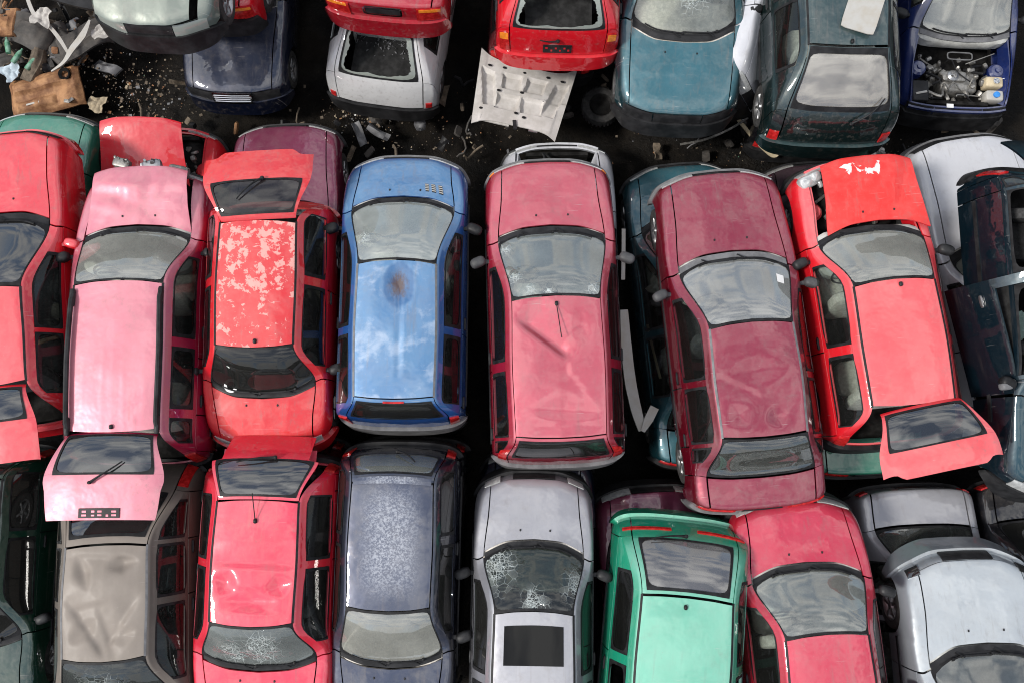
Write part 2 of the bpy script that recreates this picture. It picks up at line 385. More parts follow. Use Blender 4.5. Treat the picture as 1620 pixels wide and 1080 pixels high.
def dents(lst, y0_=0.):
    """lst of ('g', x, y, rx, ry, rot, depth) bowls and ('c', x0, y0, x1, y1, width, depth) creases"""
    def f(P):
        P = P.copy(); x, y = P[..., 0], P[..., 1] - y0_; dz = np.zeros_like(x)
        for d in lst:
            if d[0] == 'g':
                _, cx, cy, rx, ry, ro, dp = d; c, s_ = math.cos(R(ro)), math.sin(R(ro))
                a = ((x - cx) * c + (y - cy) * s_) / rx; b2 = (-(x - cx) * s_ + (y - cy) * c) / ry
                dz -= dp * np.exp(-(a * a + b2 * b2))
            elif d[0] == 'c':
                _, x0, y0, x1, y1, wd, dp = d; L2 = (x1 - x0) ** 2 + (y1 - y0) ** 2
                t = np.clip(((x - x0) * (x1 - x0) + (y - y0) * (y1 - y0)) / L2, 0, 1)
                ds = np.hypot(x - x0 - t * (x1 - x0), y - y0 - t * (y1 - y0))
                dz -= dp * np.exp(-ds / wd) * (.35 + .65 * np.sin(math.pi * np.clip(t, .05, .95)))
            elif d[0] == 'f':      # fold: sharp ridge on one side, slack slope on the other
                _, x0, y0, x1, y1, wd, dp = d; L = math.hypot(x1 - x0, y1 - y0); ux, uy = (x1 - x0) / L, (y1 - y0) / L
                t = ((x - x0) * ux + (y - y0) * uy) / L; sd = (x - x0) * uy - (y - y0) * ux
                fd = np.clip(np.minimum(t, 1 - t) / .3 + .45, 0, 1) * np.clip(np.minimum(t + .25, 1.25 - t) / .25, 0, 1)
                dz -= .48 * dp * fd * np.where(sd > 0, np.clip(1 - sd / wd, 0, 1), np.clip(1 + sd / .05, 0, 1))
            elif d[0] == 'p':      # four-sided buckle
                _, cx, cy, rx, ry, ro, dp = d; c, s_ = math.cos(R(ro)), math.sin(R(ro))
                a = np.abs((x - cx) * c + (y - cy) * s_) / rx; b2 = np.abs(-(x - cx) * s_ + (y - cy) * c) / ry
                dz -= .75 * dp * np.clip(1 - (a + b2) * .75 - .25 * np.maximum(a, b2), 0, 1)
            elif d[0] == 'r':      # arc-shaped buckle
                _, cx, cy, rad, wd, dp = d; rr_ = np.hypot(x - cx, y - cy); dz += dp * np.exp(-((rr_ - rad) / wd) ** 2) - .6 * dp * np.exp(-((rr_ - rad + 2.2 * wd) / (1.5 * wd)) ** 2)
            elif d[0] == 'w':      # crumple
                _, sc, amp, sd = d
                for k in range(5):
                    a = sd * 2.3 + k * 1.7; dz += amp / (1 + .5 * k) * np.abs(np.sin(sc * (1 + .6 * k) * (x * math.cos(a) + y * math.sin(a)) + sd + k)) - amp * .5 / (1 + .5 * k)
        if dz.ndim == 2:
            for _ in range(12):
                q = np.pad(dz, 1, mode='edge'); dz = (4 * q[1:-1, 1:-1] + q[:-2, 1:-1] + q[2:, 1:-1] + q[1:-1, :-2] + q[1:-1, 2:]) / 8
        P[..., 2] += dz
        return P
    return f

# ------------------------------------------------------------------ one car
KZ = {'hatch': dict(H=1.40, zc=.95, zh=.72, zg=.98, zd=.55), 'wagon': dict(H=1.42, zc=.95, zh=.72, zg=.95, zd=.52),
      'sedan': dict(H=1.38, zc=.93, zh=.70, zg=.98, zd=.90)}
def car_surface(s):
    k = dict(KZ[s['kind']]); k.update(s.get('z', {})); H, zc, zh, zg, zd = k['H'], k['zc'], k['zh'], k['zg'], k['zd']
    s.update(k)
    hood, ws, roof, gl, dk = s['len']; L = hood + ws + roof + gl + dk
    y1 = L / 2; y3 = y1 - hood; y4 = y3 - ws; y6 = y4 - roof; y7 = y6 - gl; y8 = y7 - dk
    s.update(y1=y1, y3=y3, y4=y4, y6=y6, y7=y7, y8=y8)
    w, rw = s['w'], s['rw']; cw = s.get('cw', .80 * w); rg = s.get('rg', .76 * w); belt = zc - .05; bow = s.get('bow', .10)
    nose = s.get('nose', .13)
    G = np.zeros((10, 7, 3))
    def st(i, y, xs, zs, yo):
        G[i, :, 0] = xs; G[i, :, 1] = y + np.array(yo); G[i, :, 2] = zs
    hx = s.get('hx', .74 * w)
    st(0, y1 + nose, [0, .36 * w, hx * .96, .85 * w, .92 * w, .965 * w, .95 * w], [.26, .26, .26, .27, .28, .27, .24], [0, -.012, -.06 - bow * .4, -.13 - bow * .6, -.24 - bow * .6, -.36 - bow * .5, -.42 - bow * .5])
    st(1, y1, [0, .5 * hx, hx * .97, .865 * w, .94 * w, .98 * w, .955 * w], [zh, zh - .005, zh - .03, zh - .07, zh - .15, .46, .23], [0, -.015, -.05 - bow * .5, -.10 - bow * .6, -.18 - bow * .5, -.26 - bow * .4, -.32 - bow * .4])
    y2 = (y1 + y3) / 2; z2 = zh * .42 + zc * .58
    st(2, y2, [0, .5 * hx, hx, .885 * w, .965 * w, w, .965 * w], [z2, z2 - .006, z2 - .028, z2 - .052, z2 - .14, .50, .22], [0, -.008, -.04, -.05, -.06, -.06, -.06])
    st(3, y3, [0, .5 * cw, cw, .905 * w, .965 * w, w, .965 * w], [zc, zc - .006, zc - .022, zc - .035, zc - .085, .52, .22], [0, -.025, -.05 - bow * .8, -.07 - bow * .9, -.07 - bow * .9, -.07 - bow * .9, -.07 - bow * .9])
    st(4, y4, [0, .5 * rw, rw * .97, rw + .055, .955 * w, w, .965 * w], [H - .02, H - .027, H - .058, H - .115, belt, .53, .22], [0, -.012, -.045, -.05, -.05, -.05, -.05])
    st(5, (y4 + y6) / 2, [0, .5 * rw, rw, rw + .065, .955 * w, w, .965 * w], [H, H - .008, H - .04, H - .10, belt + .01, .53, .22], [0] * 7)
    st(6, y6, [0, .5 * rw, rw * .97, rw + .05, .95 * w, w, .965 * w], [H - .03, H - .037, H - .065, H - .12, belt + .025, .53, .22], [0, .008, .03, .03, .03, .03, .03])
    st(7, y7, [0, .5 * rg, rg, .875 * w, .94 * w, .985 * w, .96 * w], [zg, zg - .004, zg - .02, zg - .045, zg - .11, .52, .22], [0, .015, .05 + bow * .3, .09 + bow * .3, .10 + bow * .3, .10 + bow * .3, .10 + bow * .3])
    d = [zd, zd - .004, zd - .02, zd - .05, min(zd - .06, .80), .47, .23]
    st(8, y8, [0, .5 * rg, rg * .98, .86 * w, .93 * w, .965 * w, .95 * w], d, [0, .01, .04 + bow * .3, .09 + bow * .4, .16 + bow * .4, .24 + bow * .3, .30 + bow * .3])
    st(9, y8 - s.get('tail', .05), [0, .36 * w, .72 * w, .85 * w, .92 * w, .955 * w, .94 * w], [.26, .26, .26, .27, .28, .27, .24], [0, .012, .05 + bow * .3, .12 + bow * .4, .22 + bow * .4, .32 + bow * .3, .38 + bow * .3])
    fb, rb = s.get('front_round', .80), s.get('rear_round', .55)
    for i in (0, 1): G[i, :, 1] = G[i, 0, 1] + (G[i, :, 1] - G[i, 0, 1]) * fb
    for i in (7, 8, 9): G[i, :, 1] = G[i, 0, 1] + (G[i, :, 1] - G[i, 0, 1]) * rb
    return Surf(G)

def seat_shape(x, y, z, w=.5, back=1, head=True):
    A = Acc()
    A.add(*sbox((x, y, z + .08), (w, .5, .2), .45))
    A.add(*sbox((x, y - .27, z + .36), (w * .96, .17, .62), .45, rot=(R(-14), 0, 0)))
    if head: A.add(*sbox((x, y - .36, z + .73), (.26, .11, .17), .6, nu=10, nv=7, rot=(R(-10), 0, 0)))
    return A
def wheel(root, x, y, z=.29, r=.285, wd=.17, rim='alloy', tyre='tyre', rot=None):
    sg = 1 if x > 0 else -1
    h = wd / 2
    t = mesh_obj('wheel', *lathe([(r * .62, -h * .9), (r * .80, -h), (r * .96, -h * .85), (r, -h * .5), (r, h * .5), (r * .96, h * .85), (r * .80, h), (r * .62, h * .9), (r * .6, 0)], 26), M[tyre], root, origin=None)
    t.location = (x, y, z)
    if rot: t.rotation_euler = rot
    A = Acc(); A.add(*lathe([(r * .64, sg * h * .92), (r * .58, sg * h * .80), (r * .5, sg * h * .35), (r * .2, sg * h * .55), (r * .14, sg * h * .85), (0.001, sg * h * .9)], 26))
    for k in range(5):
        a = 2 * math.pi * k / 5; A.add(*sbox((sg * h * .62, r * .37 * math.cos(a), r * .37 * math.sin(a)), (h * .5, r * .16, r * .48), .5, 8, 5, rot=(a - math.pi / 2, 0, 0)))
    A.build('rim', M[rim], t)
    return t

def build_car(s):
    S = car_surface(s); w, rw = s['w'], s['rw']; P = M[s['paint']]; kind = s['kind']
    root = bpy.data.objects.new(s['name'], None); root.empty_display_size = .3; link(root)
    yaw = R(s['yaw']); ay = {'hf': s['y1'], 'cw': s['y3'], 'hd': s['y4'], 'rr': s['y6'], 'gb': s['y7'], 'dk': s['y8']}[s['at'][0]]
    root.location = (s['at'][1] + math.sin(yaw) * ay, s['at'][2] - math.cos(yaw) * ay, s['base'])
    root.rotation_euler = (R(s.get('pitch', 0)), R(s.get('roll', 0)), yaw)
    root['label'] = s['label']; root['category'] = 'car'; root['group'] = 'scrapped cars stacked in rows'
    glassm = M[s.get('glass', 'g_side')]; trim = M[s.get('trim', 'rubber')]; bump = M[s.get('bumper', 'black')]
    simplecar = s.get('low', False)
    hooddef = dents(s['hood_dents'], (s['y1'] + s['y3']) / 2) if s.get('hood_dents') else None
    if not simplecar or s.get('hood_dents'):
        cx_ = s.get('crease', .30); extra = [('c', cx_, -s['len'][0] * .45, cx_ * .86, s['len'][0] * .45, .022, -.007), ('c', -cx_, -s['len'][0] * .45, -cx_ * .86, s['len'][0] * .45, .022, -.007)]
        hooddef = dents(s.get('hood_dents', []) + extra, (s['y1'] + s['y3']) / 2)
    u_h = 2.90
    # --- bonnet
    if not s.get('no_bonnet'):
        hinge = np.array([0, s['y3'] + .05, s['zc'] - .01])
        V, F = patch(S, *uv(1.0, u_h, -2, 2, 40, 56), deform=hooddef)
        o = mesh_obj('bonnet', V, F, M[s.get('bonnet_mat', s['paint'])], root, origin=hinge)
        if s.get('bonnet_open'): o.rotation_euler = tuple(R(a) for a in s['bonnet_open'])
        if s.get('bonnet_shift'): o.location = Vector(hinge) + Vector(s['bonnet_shift'])
        if not simplecar:
            for x in (-.17, .2):
                p = S.p(2.62, x / .3); q = p + np.array([0, 0, .006])
                if hooddef: q = hooddef(q)
                mesh_obj('washer_jet', *sbox(q - hinge, (.022, .03, .014), .7, 8, 5), M['black'], o)
    # --- cowl
    mesh_obj('cowl', *patch(S, *uv(u_h + .01, 3.045, -1.98, 1.98, 4, 24), off=-.006), M[s.get('cowl', 'black')], root)
    # --- wings
    yfw = s.get('yfw', s['y1'] - .50 if s['len'][0] < .8 else s['y1'] - .58); yrw = s.get('yrw', s['y8'] + .62)
    def side_patch(u0, u1, v0, sg, nu=18, nv=12, yw=None):
        us = np.linspace(u0, u1, nu); U = np.zeros((nu, nv)); Vv = np.zeros((nu, nv))
        for i, u in enumerate(us):
            vf = np.linspace(v0, 5.98, 60); q = S.p(np.full(60, u), vf); vb = 5.98
            if yw is not None and s.get('arches', True):
                yy = q[-1, 1]; hgt = .29 + math.sqrt(max(0, .335 ** 2 - (yy - yw) ** 2)) if abs(yy - yw) < .335 else 0
                if hgt > q[-1, 2]: vb = float(np.interp(-hgt, -q[:, 2], vf))
            U[i] = u; Vv[i] = np.linspace(v0, max(vb, v0 + .2), nv)
        return patch(S, U, Vv * sg)
    wins = s.get('wins', [(3.42, 4.94), (5.06, 6.25)]); dend = s.get('door_end', 6.35)
    for sg in (1, -1):
        mesh_obj('front_wing', *side_patch(.62, 3.0, 2.0, sg, 30, 14, yfw), P, root)
        fd = mesh_obj('door', *side_patch(3.0, 5.0, 4.0, sg, 10, 10), P, root) if not (s.get('door_off') == sg) else None
        if kind != 'coupe' and not s.get('two_door'):
            rd = mesh_obj('rear_door', *side_patch(5.0, dend, 4.0, sg, 12, 10, yrw), P, root)
            q0 = dend
        else: q0 = 5.0
        A = Acc(); A.add(*side_patch(q0, 7.0, 4.0, sg, 16, 10, yrw)); A.add(*side_patch(7.0, 8.55, 2.03, sg, 16, 14, yrw))
        A.build('rear_quarter_panel', P, root)
        # window frame: cantrail, pillars
        A = Acc(); kw = dict(gap=.0006, skirt=.03)
        A.add(*patch(S, *uv(3.02, 7.0, 2.06 * sg, 3.14 * sg, 44, 7), **kw)); A.add(*patch(S, *uv(3.02, 7.0, 3.86 * sg, 3.995 * sg, 40, 3), **kw))
        cuts = [3.02] + [x for ab in wins for x in ab] + [7.0]
        for i in range(0, len(cuts), 2):
            A.add(*patch(S, *uv(cuts[i], cuts[i + 1], 3.14 * sg, 3.86 * sg, max(3, int(8 * (cuts[i + 1] - cuts[i]))), 7), **kw))
        A.build('side_frame', P, root)
        for i, (a, b2) in enumerate(wins):
            wv = (.06, .06)
            sl_ = mesh_obj('window_seal', *ring(S, a, b2, 3.15 * sg, 3.85 * sg, .05, .06, off=.004, r=.35, n=10), trim, root)
            if not (s.get('no_side_glass') and (sg, i) in s['no_side_glass']):
                mesh_obj('pane', *patch(S, *uv(a + .01, b2 - .01, 3.17 * sg, 3.83 * sg, 12, 7), off=-.004, gap=0, skirt=0), M[s.get('side_glass', 'g_side')], sl_)
            if not simplecar and i < (2 if not s.get('two_door') else 1) and fd is not None:
                pa = S.p(b2 - .12, 4.22 * sg) + S.nrm(np.array(b2 - .12), np.array(4.22 * sg)) * .012
                mesh_obj('door_handle', *sbox(pa, (.03, .17, .035), .5, 8, 5), M['black'], root)
        # mirrors
        if not simplecar and s.get('mirrors', True):
            q = S.p(3.28, 3.95 * sg)
            A = Acc(); A.add(*sbox(q + np.array([sg * .13, -.02, .03]), (.20, .13, .14), .7, 14, 9, rot=(0, 0, sg * R(-22)))); A.add(*sbox(q + np.array([sg * .03, -.01, .0]), (.1, .06, .05), .6, 8, 5))
            A.build('mirror', M[s.get('mirror_mat', 'black')], root)
        # liner inside the doors
        mesh_obj('door_card', *patch(S, *uv(3.1, 7.3, 4.02 * sg, 5.9 * sg, 16, 5), off=-.055, gap=0, skirt=0), M['cabin'], root)
        # side rubbing strip
        if s.get('rub', True) and not simplecar:
            mesh_obj('rubbing_strip', *patch(S, *uv(2.55, 6.2, 4.92 * sg, 5.06 * sg, 24, 3), off=.012, gap=0, skirt=.015), M[s.get('rubmat', 'black')], root)
        if s.get('roof_strip', True):
            mesh_obj('roof_strip', *patch(S, *uv(4.0, 6.02, 1.92 * sg, 2.16 * sg, 30, 4), off=.004, gap=0, skirt=.01), trim if s.get('roof_strip') in (None, True) else M[s['roof_strip']], root)
        # lamps
        lu = s.get('lamp_u', (.60, .985)); hv = s.get('lamp_v', (1.0, 2.75))
        hl = mesh_obj('headlight', *patch(S, *uv(lu[0], lu[1], hv[0] * sg, hv[1] * sg, 8, 10), off=.010, gap=0, skirt=.03), M[s.get('lamp', 'lamp')], root)
        if s.get('ind'): mesh_obj('indicator', *patch(S, *uv(lu[0] + .05, lu[1] - .03, (hv[1] + .03) * sg, (hv[1] + .75) * sg, 6, 6), off=.012, gap=0, skirt=.02), M['amber'], root)
        if kind == 'sedan': tu, tv = s.get('tail_uv', ((8.04, 8.42), (1.05, 3.4)))
        else: tu, tv = s.get('tail_uv', ((7.12, 7.92), (2.10, 3.55)))
        tl = mesh_obj('tail_light', *patch(S, *uv(tu[0], tu[1], tv[0] * sg, tv[1] * sg, 8, 8), off=.014, gap=0, skirt=.03), M['red_lens'], root)
        ta = tu[0] + (tu[1] - tu[0]) * .04; tb = tu[0] + (tu[1] - tu[0]) * .34
        mesh_obj('indicator_lens', *patch(S, *uv(ta, tb, (tv[0] + .08) * sg, (tv[1] - .08) * sg, 4, 6), off=.019, gap=0, skirt=.01), M[s.get('tail_ind', 'red_lens')], tl)
        if not simplecar or s.get('wheels'):
            pass
        ty = s.get('tyre', 'tyre')
        if s.get('arches', True): wheel(root, sg * (w - .115), yfw, tyre=ty, rim=s.get('rim', 'alloy'))
        if s.get('arches', True): wheel(root, sg * (w - .115), yrw, tyre=ty, rim=s.get('rim', 'alloy'))
    # --- nose
    A = Acc(); A.add(*patch(S, *uv(.40, .985, -2.9, 2.9, 10, 34), off=-.012, gap=0)); A.build('front_panel', P, root)
    mesh_obj('grille', *patch(S, *uv(.62, .96, -.95, .95, 6, 12), off=.006, gap=0), M['black'], root)
    mesh_obj('front_bumper', *patch(S, *uv(.02, .60, -5.2, 5.2, 9, 56), off=.035, gap=0, skirt=.06), bump, root)
    # --- windscreen
    sw = .55 + (sum(map(ord, s['name'])) * 7 % 10) * .07
    wsg = M[s.get('ws', 'g_clear')]
    seal = mesh_obj('windscreen_seal', *ring(S, 3.03, 4.0, -2.03, 2.03, .05 * sw, .10 * sw, off=.004, r=.14 + .1 * sw, n=16), trim, root)
    if s.get('ws_state') == 'gone': mesh_obj('glass_shard', *ring(S, 3.05, 3.98, -1.95, 1.95, .09, .2, off=-.002, r=.2, n=22, jag=.14, seed=len(s['name'])), M['g_shard'], seal)
    else: mesh_obj('windscreen', *patch(S, *uv(3.05, 3.98, -1.97, 1.97, 16, 26), off=-.003, gap=0, skirt=0), wsg, seal, origin=(0, (s['y3'] + s['y4']) / 2, 1.15))
    if not simplecar and s.get('wipers', True):
        for x0, x1 in ((-1.25, .05), (.05, 1.45)):
            pts = [S.p(3.06 + .02 * t, x0 + (x1 - x0) * t) + np.array([0, 0, .02]) for t in np.linspace(0, 1, 8)]
            A = Acc(); A.add(*tube(pts, .011, 5)); A.add(*tube([S.p(2.98, x0 + .1) + np.array([0, 0, .02]), pts[0] * .5 + pts[4] * .5 + np.array([0, 0, .012])], .009, 5)); A.add(*sbox(pts[0], (.04, .04, .03), .7, 8, 5))
            A.build('wiper', M['rubber'], root)
    # --- roof
    ym = (s['y4'] + s['y6']) / 2
    rdef = dents(s['roof_dents'], ym) if s.get('roof_dents') else None
    rf = mesh_obj('roof', *patch(S, *uv(4.0, 6.0, -2, 2, *((110, 84) if rdef else (40, 30))), deform=rdef, gap=.009), M[s.get('roof_mat', s['paint'])], root, origin=(0, ym, 0))
    if s.get('sunroof'):
        mesh_obj('sunroof', *patch(S, *uv(*s['sunroof'], 10, 12), off=.006, gap=0, skirt=.012), M['g_sunroof'], rf, origin=(0, ym, 0)).location = (0, 0, 0)
    if s.get('aerial'):
        uA, vA, ln, dr = s['aerial']; q = S.p(uA, vA) + np.array([0, 0, .012])
        if rdef: q = rdef(q)
        A = Acc(); A.add(*sbox(q, (.045, .06, .04), .8, 10, 6))
        if ln: A.add(*tube([q, q + np.array([dr[0] * ln, dr[1] * ln, dr[2] * ln])], .006, 5))
        A.build('aerial', M['black'], root)
    if s.get('rails'):
        for sg in (1, -1):
            A = Acc()
            pts = [S.p(u, 1.93 * sg) + np.array([0, 0, .055 if .05 < t < .95 else .02]) for t, u in [(t, 4.12 + 1.84 * t) for t in np.linspace(0, 1, 16)]]
            A.add(*tube(pts, .030, 8))
            for u in (4.2, 5.9): A.add(*sbox(S.p(u, 1.95 * sg) + np.array([0, 0, .025]), (.06, .22, .06), .5, 10, 6))
            A.build('roof_rail', M['black'], root)
    # --- rear
    zz = s.get('hatch_open', 0); hinge = np.array([0, s['y6'] - .01, s['H'] - .05])
    gone = s.get('rear_state') == 'gone'; rgm = M[s.get('rear_glass', 'g_dark')]
    if kind == 'sedan':
        seal = mesh_obj('rear_window_seal', *ring(S, 6.03, 6.99, -2.02, 2.02, .05, .10, off=.004, r=.2, n=16), trim, root)
        if gone: mesh_obj('glass_shard', *ring(S, 6.05, 6.97, -1.9, 1.9, .09, .2, off=-.002, r=.2, n=22, jag=.14, seed=3), M['g_shard'], seal)
        else: mesh_obj('rear_window', *patch(S, *uv(6.05, 6.97, -1.95, 1.95, 12, 20), off=-.003, gap=0, skirt=0), rgm, seal)
        bd = dents(s['boot_dents']) if s.get('boot_dents') else None
        bt = mesh_obj('boot_lid', *patch(S, np.concatenate([uv(7.03, 8.0, -2, 2, 14, 22)[0], uv(8.02, 8.45, -2, 2, 6, 22)[0]]), np.concatenate([uv(7.03, 8.0, -2, 2, 14, 22)[1], uv(8.02, 8.45, -2, 2, 6, 22)[1]]), deform=bd), P, root)
        mesh_obj('number_plate_recess', *patch(S, *uv(8.1, 8.36, -.72, .72, 5, 8), off=.010, gap=0), M['black'], bt)
        mesh_obj('rear_panel', *patch(S, *uv(8.3, 8.7, -2.6, 2.6, 6, 24), off=-.012, gap=0), P, root)
        mesh_obj('rear_bumper', *patch(S, *uv(8.52, 8.97, -5.1, 5.1, 8, 50), off=.045, gap=0, skirt=.06), bump, root)
    else:
        a, b2 = s.get('rear_win', (6.16, 6.90)); vw = s.get('rear_win_v', 1.75); A = Acc(); kw = dict(gap=.0006, skirt=.025)
        tg = 1.98; lowv = s.get('tailgate_v', tg)
        pr = s.get('tg_prof') or [(6.03, tg), (b2, tg), (b2 + .02, lowv), (7.97, lowv)]
        pu, pv = zip(*pr)
        U, Vv = uv(6.03, a, -1, 1, 4, 24); A.add(*patch(S, U, Vv * np.interp(U, pu, pv), **kw))
        for sg in (1, -1):
            U, Vv = uv(a, b2, 0, 1, 12, 4); A.add(*patch(S, U, sg * (vw + (np.interp(U, pu, pv) - vw) * Vv), **kw))
        U, Vv = uv(0, 1, -1, 1, 22, 40); ue = 7.97 - (s.get('notch', 0) * np.clip((np.abs(Vv) - .5) / .1, 0, 1))
        U = b2 + (ue - b2) * U; A.add(*patch(S, U, Vv * np.interp(U, pu, pv), **kw))
        t = A.build('tailgate', M[s.get('hatch_mat', s['paint'])], root, origin=hinge)
        seal = mesh_obj('rear_window_seal', *ring(S, a - .02, b2 + .02, -vw - .03, vw + .03, s.get('rear_seal', .05), .1, off=.005, r=.25, n=16), trim, None, origin=hinge); seal.parent = t; seal.location = (0, 0, 0)
        if gone:
            o = mesh_obj('glass_shard', *ring(S, a, b2, -vw, vw, .06, .15, off=-.001, r=.22, n=24, jag=.16, seed=5), M['g_shard'], t, origin=hinge)
        else: o = mesh_obj('rear_window', *patch(S, *uv(a, b2, -vw, vw, 12, 20), off=-.003, gap=0, skirt=0), rgm, t, origin=hinge)
        o.location = (0, 0, 0)
        def onhatch(name, VF, mat):
            o = mesh_obj(name, VF[0], VF[1], mat, t, origin=hinge); o.location = (0, 0, 0); return o
        if s.get('rear_wiper'):
            (u0, v0), (u1, v1) = s['rear_wiper']
            pts = [S.p(u0 + (u1 - u0) * k, v0 + (v1 - v0) * k) + S.nrm(np.array(u0), np.array(v0)) * (.03 + .02 * math.sin(k * 3)) for k in np.linspace(0, 1, 7)]
            A = Acc(); A.add(*tube(pts, [.018, .014, .012, .01, .01, .009, .008], 6)); A.add(*sbox(pts[0], (.05, .05, .04), .8, 10, 6)); onhatch('wiper', (np.concatenate(A.V), A.F), M['rubber'])
        if s.get('plate'):
            u0, u1, v = s['plate']; onhatch('number_plate_holder', patch(S, *uv(u0, u1, -v, v, 5, 14), off=.012, gap=0), M['black'])
            if s.get('plate_slots'):
                # openings of the empty plate holder, the paint showing through
                for k, (cv, cu, dv, du) in enumerate(s['plate_slots']):
                    uu, vv = u0 + (u1 - u0) * cu, v * cv; onhatch('plate_holder_slot', patch(S, *uv(uu - du * (u1 - u0), uu + du * (u1 - u0), vv - dv * v, vv + dv * v, 2, 2), off=.015, gap=0, skirt=.002), P)
        if s.get('spoiler'):
            sp = patch(S, *uv(5.94, 6.10, -1.8, 1.8, 6, 20), off=.035, gap=0, skirt=.04); onhatch('spoiler', sp, M[s['spoiler']])
        if s.get('brake_light'):
            onhatch('brake_light', patch(S, *uv(6.09, 6.145, -.5, .5, 3, 10), off=.012, gap=0, skirt=.015), M['red_lens'])
        if zz: t.rotation_euler = (R(-zz), 0, R(s.get('hatch_twist', 0)))
        if s.get('hatch_shift'): t.location = t.location + Vector(s['hatch_shift'])
        mesh_obj('rear_panel', *patch(S, *uv(7.9, 8.6, -2.6, 2.6, 6, 24), off=-.014, gap=0), P, root)
        mesh_obj('rear_bumper', *patch(S, *uv(8.02, 8.97, -5.1, 5.1, 9, 50), off=.045, gap=0, skirt=.06), bump, root)
        if not zz: mesh_obj('parcel_shelf', *box((0, (s['y6'] + s['y7']) / 2 + .16, s['zg'] - .13), (1.15 * rg_(s), abs(s['y6'] - s['y7']) + .12, .02)), M['cabin'], root, smooth=False)
    # --- inside
    yb, yf = s['y8'] + .08, s['y1'] - .05
    A = Acc(); A.add(*sbox((0, (yb + yf) / 2, .30), (1.55 * w, yf - yb, .26), .25, 20, 8)); A.build('floor_pan', M['dark'], root)
    st_ = M[s.get('seat', 'seat_grey')]
    for sg in (1, -1): seat_shape(sg * .36 * w / .8, s['y4'] + .10, .42).build('front_seat', st_, root)
    seat_shape(0, s['y6'] + .42, .40, w=1.55 * rw + .3, head=False).build('rear_seat', st_, root)
    mesh_obj('dashboard', *sbox((0, s['y3'] - .27, s['zc'] - .15), (1.66 * w, .62, .26), .4, 20, 8), M[s.get('dash', 'dash_grey')], root)
    sx = s.get('drive', -1) * .35; ws_ = lathe([(.175, -.012), (.19, 0), (.175, .012), (.16, 0), (.175, -.012)], 22, 'y'); A = Acc()
    A.add(ws_[0] @ np.array(Euler((R(-25), 0, 0)).to_matrix()).T + np.array([sx, s['y3'] - .55, .88]), ws_[1]); A.add(*sbox((sx, s['y3'] - .54, .88), (.3, .03, .09), .6, 10, 5)); A.build('steering_wheel', M['black'], root)
    if not s.get('no_bonnet'):
        mesh_obj('engine', *sbox((0, s['y1'] - s['len'][0] * .5, .48), (1.25 * w, s['len'][0] * .8, .26), .3, 16, 8), M['dark'], root)
    s['S'] = S; s['root'] = root
    return root
def rg_(s): return s.get('rg', .76 * s['w']) * 1.2

# ------------------------------------------------------------------ ground
def make_ground():
    n = 220; t = np.linspace(-1, 1, n); c = 22 * t + 190 * np.sign(t) * np.abs(t) ** 15
    X, Y = np.meshgrid(c, c + 2.0, indexing='ij'); rs = np.random.RandomState(2); Z = np.zeros_like(X)
    for k in range(26):
        a = rs.rand() * 6.28; f = rs.uniform(.8, 7); Z += .05 / f ** .8 * np.sin(f * (X * math.cos(a) + Y * math.sin(a)) + rs.rand() * 6)
    Z -= Z.max() * .8
    q = np.clip((np.hypot(X, Y - 2) - 11.5) / 8, 0, 1); Z += 4.5 * q * q * (3 - 2 * q) * (1 + .12 * np.sin(.5 * X) * np.sin(.4 * Y + 1))    # unseen banks added round the yard to block low sky and darken car sides
    m, t_ = nmat('oily_soil'); b = NB(t_); o = b.n('ShaderNodeOutputMaterial'); p = b.n('ShaderNodeBsdfPrincipled'); t_.links.new(p.outputs[0], o.inputs[0])
    v = b.n('ShaderNodeTexCoord').outputs['Object']
    col = b.mix(b.ramp(b.noise(v, 1.3, 8, .65), .4, .7), (.004, .0035, .003, 1), (.015, .012, .009, 1))
    col = b.mix(b.ramp(b.noise(v, 22, 7, .75), .60, .75), col, (.07, .052, .036, 1))
    t_.links.new(col, p.inputs['Base Color']); p.inputs['Specular IOR Level'].default_value = .15
    t_.links.new(b.ramp(b.noise(v, .9, 4), .45, .6, .9, .45), p.inputs['Roughness'])
    t_.links.new(b.n('ShaderNodeBump', {'Strength': .8, 'Distance': .05, 'Height': b.noise(v, 14, 9, .7)}).outputs[0], p.inputs['Normal'])
    o = mesh_obj('ground', np.stack([X, Y, Z], -1).reshape(-1, 3), grid_faces(n, n), m); o['kind'] = 'structure'
    o.data.flip_normals() if o.data.polygons[0].normal.z < 0 else None
make_ground()

